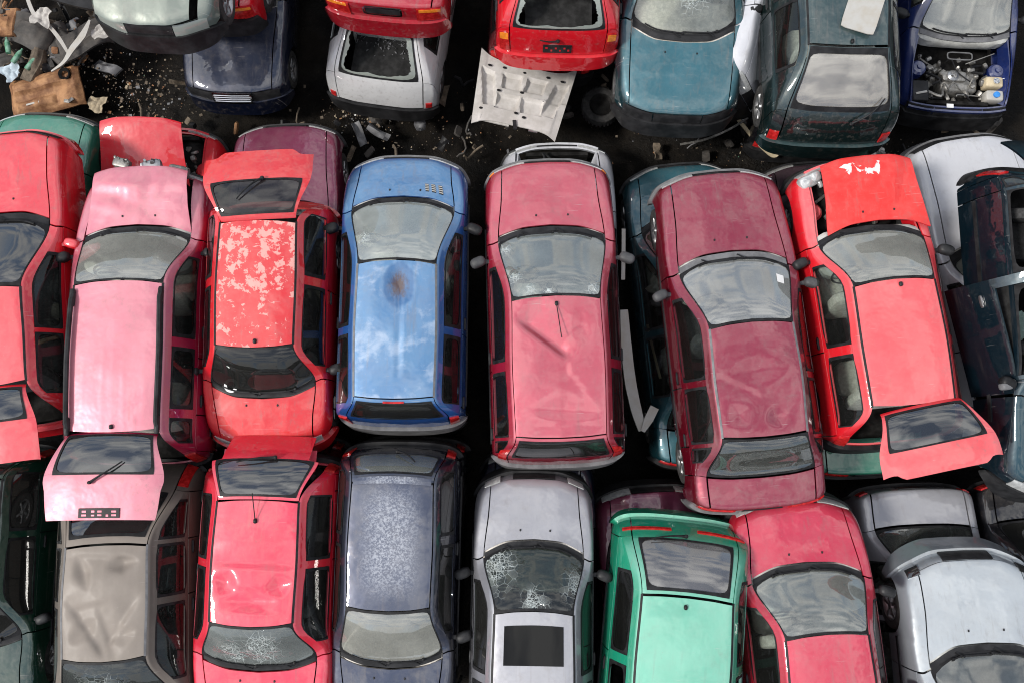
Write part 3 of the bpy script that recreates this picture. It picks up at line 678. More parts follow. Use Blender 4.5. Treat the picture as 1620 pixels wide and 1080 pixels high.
# ------------------------------------------------------------------ paints
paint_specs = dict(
    blue=dict(col=(.014, .075, .27), metal=.2, sky_wash=.9, sky_wash_col=(.13, .28, .47)),
    dented=dict(col=(.30, .008, .028), metal=.25, sky_wash=.9, sky_wash_col=(.60, .13, .17)),
    peeled=dict(col=(.58, .008, .018), sky_wash=.8, sky_wash_col=(.72, .055, .055)),
    pink=dict(col=(.33, .008, .045), metal=.25, sky_wash=.95, sky_wash_col=(.74, .27, .33)),
    maroon=dict(col=(.13, .003, .012), metal=.3, sky_wash=.85, sky_wash_col=(.34, .05, .085)),
    redopen=dict(col=(.60, .010, .018), sky_wash=.9, sky_wash_col=(.80, .14, .15)),
    redleft=dict(col=(.62, .008, .018), sky_wash=.85, sky_wash_col=(.78, .10, .12)),
    taupe=dict(col=(.09, .078, .066), metal=.0, coat=.15, ior=1.45, crough=.3, rough=.7, sky_wash=.9, sky_wash_col=(.29, .25, .215)),
    redbottom=dict(col=(.60, .008, .025), sky_wash=.85, sky_wash_col=(.80, .085, .14)),
    navy=dict(col=(.008, .010, .018), metal=.2, sky_wash=.9, sky_wash_col=(.075, .088, .135)),
    silver=dict(col=(.22, .22, .24), metal=.35, sky_wash=.8, sky_wash_col=(.46, .46, .49)),
    green=dict(col=(.010, .26, .15), metal=.1, sky_wash=.9, sky_wash_col=(.24, .58, .44)),
    crimson=dict(col=(.36, .005, .02), metal=.2, sky_wash=.85, sky_wash_col=(.66, .06, .11)),
    pale=dict(col=(.27, .30, .33), metal=.3, sky_wash=.8, sky_wash_col=(.58, .62, .64)),
    teal=dict(col=(.005, .028, .036), metal=.25, sky_wash=.9, sky_wash_col=(.055, .17, .21)),
    darkgreen=dict(col=(.004, .012, .012), metal=.2, sky_wash=.85, sky_wash_col=(.045, .085, .09)),
    darkblue=dict(col=(.010, .022, .11), sky_wash=.3),
    mercnavy=dict(col=(.005, .008, .022), metal=.2, sky_wash=.6, sky_wash_col=(.04, .05, .085), dirt=.3),
    white=dict(col=(.58, .58, .58), sky_wash=.5, sky_wash_col=(.68, .67, .66), dirt=.35),
    wine=dict(col=(.34, .006, .016), sky_wash=.4, sky_wash_col=(.55, .06, .09)),
    red=dict(col=(.58, .006, .014), sky_wash=.4, sky_wash_col=(.72, .05, .07)),
    darkred=dict(col=(.08, .003, .006), sky_wash=.1),
    purple=dict(col=(.09, .005, .025), metal=.25, sky_wash=.8, sky_wash_col=(.25, .055, .11)),
    aubergine=dict(col=(.035, .004, .018), metal=.3, sky_wash=.2),
    palewhite=dict(col=(.50, .51, .54), metal=.1, sky_wash=.5, sky_wash_col=(.66, .66, .69), dirt=.25),
    jade=dict(col=(.02, .14, .09), sky_wash=.8, sky_wash_col=(.11, .32, .24)),
    bottle=dict(col=(.006, .09, .055), sky_wash=.6, sky_wash_col=(.05, .24, .16)),
    sage=dict(col=(.12, .15, .13), metal=.2, sky_wash=.8, sky_wash_col=(.30, .33, .28), dirt=.4),
    petrol=dict(col=(.002, .010, .017), metal=.25, sky_wash=.6, sky_wash_col=(.03, .10, .13), dirt=.12),
    black=dict(col=(.006, .006, .008), sky_wash=.2, sky_wash_col=(.02, .02, .024)),
    bottledark=dict(col=(.003, .035, .02), metal=.2, sky_wash=.2),
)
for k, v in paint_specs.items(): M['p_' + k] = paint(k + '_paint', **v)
M['p_peeled_roof'] = paint('peeled_roof_paint', (.58, .008, .018), sky_wash=.8, sky_wash_col=(.70, .05, .05), style='peel')
M['p_blue_roof'] = paint('blue_roof_paint', (.014, .075, .27), metal=.15, sky_wash=.9, sky_wash_col=(.14, .29, .48), style='rustspot')
M['p_navy_roof'] = paint('navy_roof_paint', (.008, .010, .018), metal=.2, sky_wash=.9, sky_wash_col=(.08, .094, .145), style='worn')

UP = 1.2
CARS = []
def C(**k): CARS.append(k)
# middle row, upper layer
C(name='blue_hatchback', kind='hatch', at=('hd', -1.37, 2.32), yaw=-.3, base=UP, len=(.62, .88, 1.65, .23, .07), w=.80, rw=.48, paint='p_blue', roof_mat='p_blue_roof', bumper='greytrim', ws='g_bluews', rear_glass='g_dark', dash='dash_grey', seat='seat_light', brake_light=True, roof_strip='greytrim', bow=.12,
  hood_dents=[('g', .15, .05, .25, .12, 20, .012), ('c', -.4, -.05, .3, .08, .06, .008)], roof_dents=[('g', .02, .48, .15, .24, 0, .045), ('c', .05, .45, .05, -.55, .02, .016), ('c', .11, .45, .11, -.55, .015, -.008)],
  label='blue hatchback with a rust stain and pale blotches on its roof')
C(name='pink_red_hatchback', ind=True, kind='hatch', at=('hd', .52, 1.89), yaw=1.8, base=UP, len=(.96, .92, 1.67, .24, .07), w=.83, rw=.54, paint='p_dented', ws='g_pinkws', bumper='greytrim', rear_glass='g_dark', roof_strip=False, seat='seat_grey', wins=[(3.42, 4.9), (5.04, 6.0), (6.12, 6.75)], door_end=6.05, tail_uv=((6.55, 7.3), (2.12, 3.3)), aerial=(4.12, .0, .42, (.1, -.98, .12)), mirror_mat='darktrim', rear_win=(6.14, 6.95),
  roof_dents=[('f', .10, .12, -.44, .56, .42, .17), ('f', .10, .20, .085, -.14, .34, .04), ('p', .05, -.52, .46, .20, -4, .06), ('f', .12, -.10, .46, -.64, .3, .02), ('f', -.36, -.66, .44, -.70, .16, .03), ('p', .30, .45, .16, .26, 10, .035)],
  label='pinkish red hatchback with a deep V shaped dent and thin aerial on its roof')
C(name='peeling_red_hatchback', kind='hatch', at=('hd', -3.03, 1.26), yaw=180.6, base=UP, len=(.60, .52, 1.55, .34, .10), w=.79, rw=.47, paint='p_peeled', roof_mat='p_peeled_roof', ws='g_dark', bumper='p_peeled', rear_glass='g_dark', hatch_open=56, tg_prof=[(6.03, 1.95), (6.5, 2.05), (7.2, 2.6), (7.97, 2.75)], notch=.2, two_door=True, wins=[(3.42, 5.0), (5.14, 6.4)], dash='dash_dark', seat='seat_dark', rear_wiper=((6.95, -.3), (6.5, .8)), hatch_twist=3, aerial=(4.12, -.1, 0, None), rear_win=(6.2, 6.95), bow=.14, rub=False,
  label='red hatchback with peeling roof lacquer and its tailgate raised')
C(name='crumpled_pink_estate', kind='wagon', at=('hd', -4.66, 2.07), yaw=1.6, base=UP, len=(.80, .75, 1.79, .30, .10), w=.83, rw=.54, paint='p_pink', ws='g_milky', rails=True, hatch_open=78, tg_prof=[(6.03, 1.95), (6.4, 2.0), (6.95, 2.4), (7.12, 2.45), (7.3, 2.2), (7.97, 1.95)], rear_glass='g_mirror', roof_strip=True, wins=[(3.42, 4.75), (4.88, 5.65), (5.78, 6.5)], door_end=5.72, dash='dash_grey', seat='seat_light', aerial=(5.88, 0, 0, None), rear_win=(6.14, 6.96), rear_win_v=1.72, rear_wiper=((7.15, -.35), (6.72, .75)), plate=(7.66, 7.90, .72), hatch_twist=-1.2, z=dict(zd=.46),
  plate_slots=[(-.72, .3, .10, .10), (-.72, .68, .12, .10), (-.28, .3, .08, .10), (-.28, .7, .08, .08), (.05, .3, .10, .09), (.05, .68, .10, .09), (.42, .72, .06, .12), (.74, .3, .12, .09), (.74, .68, .12, .10)],
  hood_dents=[('w', 5, .018, 1.1), ('c', -.5, .18, .5, .12, .08, -.05), ('c', -.3, .2, -.2, -.1, .04, .02), ('c', .2, .25, .1, -.1, .04, .02)], bonnet_open=(14, 0, 0),
  roof_dents=[('g', -.36 + .24 * k, -.35, .015, .45, 0, -.006) for k in range(4)], bumper='black',
  label='crumpled pink estate car with black roof rails, its tailgate raised over the taupe car')
C(name='maroon_saloon', kind='sedan', at=('hd', 2.82, 1.58), yaw=5.0, base=UP, len=(1.15, .90, 1.35, .46, .38), w=.85, rw=.51, paint='p_maroon', bumper='greytrim', ws='g_maroonws', rear_glass='g_clear', roof_strip='greytrim', cowl='greytrim', mirror_mat='darktrim', dash='dash_grey', seat='seat_dark', wins=[(3.40, 4.92), (5.04, 6.1), (6.2, 6.62)], door_end=6.15, bow=.13,
  roof_dents=[('f', -0.46, 0.06, 0.02, -0.24, 0.35, 0.017), ('f', 0.1, -0.2, 0.44, 0.08, 0.3, 0.015), ('p', 0.16, -0.46, 0.15, 0.14, 15, 0.054), ('f', 0.44, -0.18, 0.3, -0.52, 0.2, 0.013), ('f', 0.0, -0.22, -0.06, -0.58, 0.22, 0.011), ('p', -0.28, -0.4, 0.18, 0.18, 30, 0.045), ('f', -0.4, 0.34, 0.4, 0.36, 0.4, 0.007), ('p', 0.0, 0.1, 0.4, 0.2, 0, 0.027), ('g', -0.15, -0.1, 0.3, 0.25, 0, 0.03), ('g', 0.2, -0.4, 0.22, 0.2, 0, 0.025)],
  label='long maroon saloon standing askew with a buckled roof')
C(name='bright_red_hatchback', kind='hatch', at=('hd', 4.53, 2.09), yaw=5.6, base=UP, len=(.92, .74, 1.50, .34, .10), w=.82, rw=.50, paint='p_redopen', ws='g_milky', hatch_open=72, z=dict(zd=.68), tg_prof=[(6.03, 1.95), (6.5, 2.05), (7.2, 2.7), (7.97, 3.0)], notch=.2, rear_glass='g_mirror', hatch_shift=(.06, 0, .02), two_door=True, wins=[(3.42, 4.95), (5.1, 6.55)], dash='dash_grey', seat='seat_light', bonnet_open=(8, 0, 0), bonnet_shift=(.12, .02, .05), bonnet_mat='p_redbonnet', hood_dents=[('f', -.55, .12, .55, .20, .35, .05), ('f', .25, -.3, .5, .35, .25, .05), ('p', -.2, .3, .3, .15, 10, -.03)], aerial=(4.1, .2, 0, None), tailgate_v=1.98, bow=.12, rear_win=(6.16, 6.97), rub=False, hatch_twist=6,
  label='bright red hatchback with chipped bonnet ajar and tailgate raised behind')
C(name='edge_red_hatchback', kind='hatch', at=('hd', -6.32, 1.98), yaw=8.0, arches=False, base=UP, len=(1.20, .98, 1.20, .36, .10), w=.82, rw=.50, paint='p_redleft', ws='g_mirror', rear_glass='g_mirror', hatch_open=70, tg_prof=[(6.03, 1.95), (7.2, 2.4), (7.97, 2.4)], two_door=True, wins=[(3.42, 4.9), (5.0, 6.4)], seat='seat_dark', dash='dash_dark', bow=.14, mirror_mat='p_redleft', lamp='black', rub=False, bumper='p_redleft',
  label='red hatchback cut by the left edge with glossy dark windscreen')
C(name='petrol_blue_hatchback', kind='hatch', at=('rr', 6.48, 3.12), yaw=180, base=1.42, roll=-13, arches=False, hatch_open=25, len=(.9, .62, 2.0, .35, .15), w=.82, rw=.50, paint='p_petrol', rear_state='gone', ws='g_dark', rear_glass='g_dark', seat='seat_dark', dash='dash_dark', door_off=1, side_glass='g_dark', bow=.16, wins=[(3.42, 4.9), (5.04, 6.2), (6.3, 6.75)], door_end=6.25, no_side_glass=[(1, 0), (1, 1)],
  label='dark petrol blue hatchback tilted on its side at the right edge')
# bottom row, upper layer
C(name='taupe_hatchback', mirrors=False, kind='hatch', at=('hd', -4.60, -2.28), yaw=182.5, base=UP - .1, len=(.8, .68, 1.29, .62, .30), w=.82, rw=.48, paint='p_taupe', ws='g_crackdark', rear_glass='g_mirror', roof_strip='greytrim', wins=[(3.42, 4.9), (5.03, 6.0), (6.08, 6.8)], door_end=6.05, seat='seat_dark', dash='dash_dark', bumper='black',
  roof_dents=[('p', -0.22, 0.36, 0.17, 0.13, 20, 0.075), ('f', -0.02, 0.58, 0.4, -0.02, 0.28, 0.075), ('f', -0.38, -0.05, 0.02, 0.55, 0.25, 0.075), ('p', 0.25, -0.34, 0.12, 0.22, 20, 0.09), ('p', -0.2, -0.42, 0.2, 0.12, 10, 0.075), ('f', -0.12, 0.6, 0.05, 0.05, 0.18, 0.053), ('p', 0.22, 0.3, 0.22, 0.14, 40, 0.068), ('f', 0.34, -0.52, -0.32, -0.46, 0.2, 0.045), ('f', 0.4, 0.1, -0.05, 0.0, 0.2, 0.045)],
  label='taupe car with rumpled roof below the raised pink tailgate')
C(name='raspberry_red_hatchback', mirrors=False, kind='hatch', at=('hd', -2.93, -1.88), yaw=179, base=UP, len=(.8, .54, 1.40, .36, .10), w=.83, rw=.48, paint='p_redbottom', ws='g_crackws', rear_glass='g_mirror', hatch_open=24, wins=[(3.42, 4.9), (5.03, 6.2)], door_end=6.3, tailgate_v=1.55, aerial=(5.62, .0, .35, (.02, -.9, .42)), rear_win=(6.12, 6.94), rear_wiper=((6.95, -.4), (6.8, 1.0)), dash='dash_dark', seat='seat_dark',
  roof_dents=[('f', -0.4, 0.02, 0.4, 0.0, 0.22, 0.06), ('f', 0.38, 0.3, -0.36, 0.32, 0.2, 0.051), ('p', -0.3, 0.25, 0.18, 0.14, 15, 0.085), ('p', 0.3, 0.22, 0.16, 0.16, -20, 0.085), ('f', -0.3, 0.52, 0.3, 0.5, 0.16, 0.051), ('p', 0.0, 0.42, 0.34, 0.12, 0, 0.068)],
  label='raspberry red hatchback with raised tailgate beside the navy car')
C(name='navy_hatchback', kind='hatch', at=('hd', -1.41, -1.73), yaw=179, base=UP - .1, len=(.8, .68, 1.46, .32, .10), w=.75, rw=.49, paint='p_navy', roof_mat='p_navy_roof', ws='g_milky', rear_glass='g_film', spoiler='p_navy_roof', roof_strip=False, dash='seat_light', seat='seat_light', rear_win=(6.22, 6.95), rear_wiper=((6.95, .0), (6.5, -.9)), side_glass='g_dark', wins=[(3.42, 5.0), (5.14, 6.4)], two_door=True,
  label='navy blue hatchback with a scuffed white speckled roof and rear spoiler')
C(name='silver_sunroof_hatchback', kind='hatch', at=('hd', .25, -1.72), yaw=-1, base=UP - .1, len=(.76, .70, 1.60, .3, .1), w=.745, rw=.46, paint='p_silver', ws='g_crackdark2', sunroof=(4.20, 4.74, -1.42, 1.42), bumper='black', dash='seat_light', seat='seat_dark', lamp_v=(1.5, 2.6), bow=.14, door_end=6.3, side_glass='g_dark', wins=[(3.42, 4.9), (5.03, 6.2)],
  label='silver hatchback with a dark sunroof and shattered windscreen')
C(name='turquoise_hatchback', mirrors=False, kind='hatch', at=('rr', 1.98, -1.56), yaw=174, base=UP, len=(.8, .7, 1.5, .62, .19), w=.82, rw=.53, paint='p_green', rear_glass='g_cloudy', wins=[(3.42, 4.9), (5.05, 6.35)], two_door=True, rear_win=(6.1, 6.93), rear_wiper=((7.0, -.0), (6.86, 1.3)), tail_uv=((7.24, 7.34), (.5, 3.2)), bumper='p_green', aerial=(5.85, .1, 0, None), rear_win_v=1.7, no_side_glass=[(1, 0), (-1, 0)], seat='seat_grey', z=dict(zg=1.0, zd=.62), bow=.08,
  label='turquoise green hatchback with large cloudy rear window facing up the picture')
C(name='crimson_hatchback', kind='hatch', at=('hd', 3.52, -1.95), yaw=4, base=UP, len=(.72, .68, 1.40, .3, .1), w=.82, rw=.48, paint='p_crimson', ws='g_film', two_door=True, wins=[(3.42, 4.95), (5.1, 6.5)], dash='dash_grey', seat='seat_light', bow=.13,
  label='crimson hatchback with clear windscreen between turquoise and pale silver cars')
C(name='pale_silver_coupe', kind='hatch', at=('cw', 5.54, -2.20), yaw=2, base=UP, len=(.98, .85, 1.2, .6, .2), w=.86, rw=.50, paint='p_pale', ws='g_clear', bumper='p_pale', two_door=True, wins=[(3.42, 5.0), (5.1, 6.4)], bow=.2, lamp='g_mirror', lamp_v=(1.9, 2.9), lamp_u=(.8, 1.15), mirror_mat='p_pale', seat='seat_grey', nose=.2,
  label='pale silver blue coupe with curved bonnet in the bottom right corner')
# top row
C(name='teal_saloon', kind='sedan', at=('cw', 2.27, 5.50), yaw=177, base=.95, len=(.98, .85, 1.3, .5, .4), w=.86, rw=.53, paint='p_teal', ws='g_tealws', bumper='black', dash='seat_light', seat='seat_light', bow=.2, nose=.12, lamp='black', hx=.68, pitch=0,
  label='teal saloon with a broad bonnet and shattered windscreen at the top')
C(name='dark_green_hatchback', kind='hatch', at=('rr', 4.17, 5.02), yaw=-1.5, base=UP, len=(.8, .7, 1.4, .73, .22), w=.86, rw=.51, paint='p_darkgreen', rear_glass='g_milkyrear', rear_win=(6.06, 6.92), rear_win_v=1.85, wins=[(3.42, 4.9), (5.04, 6.3)], two_door=True, tail_uv=((7.60, 7.95), (2.15, 3.6)), bumper='p_darkgreen', seat='seat_light', rear_wiper=((7.2, .55), (6.7, 1.6)), aerial=(5.93, .1, 0, None), bow=.14, rear_seal=.10,
  label='dark green hatchback with a large milky rear window below the loose white board')
C(name='red_saloon', tail_ind='amber', kind='sedan', at=('dk', -1.70, 5.82), yaw=-6, base=UP, len=(.9, .8, 1.3, .5, .42), w=.86, rw=.52, paint='p_wine', bumper='p_wine', tail_uv=((8.06, 8.48), (1.35, 3.2)), low=True, bow=.16,
  label='wine red saloon tail stacked on the silver white hatchback')
C(name='red_windowless_hatchback', tail_ind='amber', kind='hatch', at=('gb', .60, 5.42), yaw=-1.5, base=UP, len=(.8, .7, 1.4, .45, .10), w=.83, rw=.53, paint='p_red', bumper='p_red', rear_state='gone', rear_win=(6.1, 6.95), rear_win_v=1.8, plate=(7.52, 7.86, .6), plate_slots=[(-.75, .35, .08, .10), (-.4, .65, .06, .12), (-.1, .35, .07, .1), (.2, .65, .06, .1), (.5, .35, .07, .1), (.78, .62, .07, .12)], rear_wiper=((7.3, .0), (7.28, -.75)), tail_uv=((7.15, 7.9), (2.05, 3.6)), seat='seat_dark', bow=.12,
  label='red hatchback with broken out rear window above the loose bonnet')
C(name='sage_saloon', kind='sedan', at=('hf', -4.36, 5.12), yaw=176, base=2.2, len=(1.0, .8, 1.3, .5, .4), w=.80, rw=.50, paint='p_sage', lamp='g_shard', bow=.2, low=True, hood_dents=[('w', 4, .015, 2.0)], bonnet_shift=(.06, .05, .05),
  label='sage green saloon nose with bent bonnet at the top left')
C(name='red_hidden_saloon', tail_ind='amber', kind='sedan', at=('dk', -4.22, 5.90), yaw=-3, base=1.05, len=(.9, .8, 1.3, .5, .42), w=.80, rw=.5, paint='p_red', tail_uv=((8.06, 8.48), (1.6, 3.5)), low=True,
  label='red car corner with amber lamp behind the sage saloon')
# ground layer
C(name='dark_navy_saloon', kind='sedan', at=('hf', -4.10, 5.27), yaw=178.7, base=0, len=(1.2, .8, 1.3, .5, .45), w=.80, rw=.5, paint='p_mercnavy', low=True, bumper='p_mercnavy', lamp='black', hood_dents=[('c', -.15, .45, .1, -.2, .06, -.03), ('g', .2, .05, .2, .3, 0, .03)], chrome_grille=True,
  label='dark navy saloon with a chrome barred grille')
C(name='silver_white_hatchback', kind='hatch', at=('gb', -1.92, 5.32), yaw=-8, base=0, len=(.8, .7, 1.3, .62, .18), w=.84, rw=.52, paint='p_white', rear_state='gone', rear_win=(6.08, 6.93), rear_win_v=1.72, bumper='black', low=True, tail_uv=((7.72, 7.95), (2.3, 3.4)), bow=.18,
  label='silver white hatchback with smashed rear window under the wine red saloon')
C(name='dark_red_hatchback', kind='hatch', at=('gb', .42, 5.75), yaw=-3, base=0, len=(.8, .7, 1.4, .3, .12), w=.80, rw=.5, paint='p_darkred', low=True, label='dark red wreck crushed under the red windowless hatchback')
C(name='blue_bonnetless_hatchback', kind='hatch', at=('cw', 6.56, 5.98), yaw=177, base=0, len=(.96, .8, 1.4, .3, .1), w=.82, rw=.5, paint='p_darkblue', no_bonnet=True, hx=.72, cowl='greytrim', ws='g_milky', seat='seat_light', bumper='black', lamp='black', label='dark blue car without bonnet showing its engine bay', engine=True)
C(name='white_overturned_car', kind='hatch', at=('hf', 2.78, 5.0), yaw=178, base=.85, roll=-62, len=(.8, .7, 1.4, .3, .1), w=.78, rw=.5, paint='p_palewhite', low=True, rub=False, label='white car rolled on its side between teal and dark green cars')
C(name='jade_saloon', kind='sedan', at=('hf', -6.80, 4.93), yaw=-3, base=0, len=(.75, .8, 1.3, .5, .4), w=.82, rw=.5, paint='p_jade', ws='g_crackws', low=True, dash='dash_dark', label='jade green saloon under the edge red hatchback')
C(name='crimson_open_bonnet_saloon', kind='sedan', at=('hf', -5.0, 4.70), yaw=-1, base=0, len=(.95, .8, 1.3, .5, .4), w=.80, rw=.5, paint='p_red', low=True, bonnet_open=(34, 0, 0), bonnet_shift=(-.17, 0, .02), label='red car with raised bonnet behind the crumpled pink estate')
C(name='purple_saloon', kind='sedan', at=('hf', -3.29, 4.76), yaw=2, base=0, len=(1.25, .8, 1.3, .5, .4), w=.82, rw=.5, paint='p_purple', low=True, lamp_v=(1.1, 2.9), label='purple saloon bonnet behind the peeling red hatchback')
C(name='white_bonnetless_hatchback', kind='hatch', at=('hf', .65, 4.46), yaw=1, base=0, len=(.9, .75, 1.4, .35, .1), w=.83, rw=.5, paint='p_palewhite', no_bonnet=True, low=True, engine=True, label='white car without bonnet under the dented pinkish red hatchback')
C(name='teal_low_saloon', kind='sedan', at=('hf', 2.42, 4.16), yaw=5, base=0, len=(.80, .9, 1.5, .6, .45), w=.86, rw=.52, paint='p_teal', ws='g_crackws', low=True, dash='dash_dark', bow=.18, label='blue green saloon crushed under the long maroon saloon')
C(name='aubergine_saloon', kind='sedan', at=('hf', 4.36, 4.18), yaw=3, base=0, len=(1.0, .8, 1.3, .5, .4), w=.80, rw=.5, paint='p_aubergine', low=True, label='dark aubergine saloon nose under the bright red hatchback')
C(name='white_saloon', kind='sedan', at=('hf', 6.42, 4.48), yaw=8, base=.25, len=(1.6, .8, 1.2, .5, .4), w=.86, rw=.52, paint='p_palewhite', bumper='greytrim', low=True, bow=.12, lamp='black', label='white car with long dusty bonnet beside the raised red bonnet')
C(name='bottle_green_saloon', kind='sedan', at=('dk', 4.85, -.22), yaw=3, base=0, len=(.9, .8, 1.3, .5, .62), w=.80, rw=.5, paint='p_bottle', low=True, label='bottle green saloon boot between maroon saloon and raised red tailgate')
C(name='navy_low_hatchback', kind='hatch', at=('hf', .35, .02), yaw=0, base=0, len=(.8, .75, 1.4, .35, .1), w=.80, rw=.5, paint='p_mercnavy', low=True, label='dark navy wreck under the silver sunroof hatchback')
C(name='purple_low_hatchback', kind='hatch', at=('hf', 1.90, -.46), yaw=3, base=.15, len=(.8, .75, 1.4, .35, .1), w=.82, rw=.5, paint='p_purple', low=True, lamp='lamp', label='purple wreck with bent nose under the turquoise hatchback', hood_dents=[('w', 5, .04, .5)])
C(name='silver_black_saloon', kind='sedan', at=('dk', 5.36, -.42), yaw=182, base=.15, len=(.9, .8, 1.2, .52, .46), w=.82, rw=.5, paint='p_silver', low=True, bumper='black', rear_glass='g_clear', label='silver saloon tail with black bumper behind the pale silver coupe', tail_uv=((8.1, 8.4), (2.2, 3.4)))
C(name='black_saloon', kind='sedan', at=('dk', 7.05, -.35), yaw=181, base=0, len=(.9, .8, 1.2, .5, .46), w=.80, rw=.5, paint='p_black', low=True, label='black saloon tail with small amber lamp at the right edge')
C(name='dark_green_low_hatchback', kind='hatch', at=('rr', -6.98, -.25), yaw=180, base=.15, len=(.8, .7, 1.45, .3, .1), w=.82, rw=.5, paint='p_bottledark', side_glass='g_dark', ws='g_dark', rear_glass='g_dark', seat='seat_dark', dash='dash_dark', label='bottle green car in the shadow at the lower left edge')
# wrecks at the bottom of the stacks, seen only in the gaps
for (nm, at_, yw, pt, lb) in (
    ('black_wreck', ('hd', -1.45, 2.2), 1, 'p_black', 'black wreck under the blue hatchback'),
    ('taupe_stack_wreck', ('hd', -4.72, -1.9), 181, 'p_black', 'black wreck under the taupe car'),
    ('raspberry_stack_wreck', ('hd', -3.0, -1.6), 181, 'p_darkred', 'dark red wreck under the raspberry red hatchback'),
    ('navy_stack_wreck', ('hd', -1.42, -1.6), 178, 'p_black', 'black wreck under the navy hatchback'),
    ('crimson_stack_wreck', ('hd', 3.6, -2.1), 3, 'p_darkred', 'dark red wreck under the crimson hatchback'),
    ('dark_green_stack_wreck', ('hd', 4.25, 6.3), 0, 'p_black', 'black wreck under the dark green hatchback')):
    C(name=nm, kind='hatch', at=at_, yaw=yw, base=0, len=(.8, .75, 1.4, .35, .1), w=.78, rw=.5, paint=pt, low=True, label=lb, ws='g_dark', rear_glass='g_dark', side_glass='g_dark')

M['g_bluews'] = glass('blue_car_windscreen', (.84, .88, .80), .40, (.84, .85, .75), ior=2.3, crack=[(-.42, -.12, .20)])
M['g_pinkws'] = glass('cracked_edge_windscreen', (.82, .88, .84), .24, (.80, .85, .80), ior=2.3, crack=[(-.60, .2, .16), (-.5, -.2, .18), (.45, -.4, .18), (-.1, -.42, .14), (-.3, -.38, .15)])
M['g_maroonws'] = glass('maroon_windscreen', (.8, .85, .85), .24, (.84, .86, .83), ior=2.5)
M['g_crackws'] = glass('crushed_windscreen', (.45, .52, .5), .22, (.5, .52, .5), crack=[(-.1, .0, .45), (.25, .05, .35)])
M['g_crackdark'] = glass('crazed_dark_windscreen', (.3, .36, .33), .06, (.3, .3, .28), crack=[(.1, .1, .5)])
M['g_crackdark2'] = glass('shattered_dark_windscreen', (.35, .42, .38), .03, (.3, .3, .28), crack=[(-.45, .1, .42), (.5, -.1, .3), (0, -.25, .26)])
M['g_tealws'] = glass('teal_car_windscreen', (.8, .84, .8), .16, (.72, .72, .66), crack=[(-.1, -.05, .38)])
M['g_milkyrear'] = glass('milky_rear_window', (.85, .87, .84), .28, (.80, .75, .66), ior=2.4)
M['p_redbonnet'] = paint('chipped_red_bonnet_paint', (.60, .01, .018), sky_wash=.9, sky_wash_col=(.78, .05, .04), coat=.5, ior=1.5, style='chip')
for c in CARS: build_car(c)
BY = {c['name']: c for c in CARS}

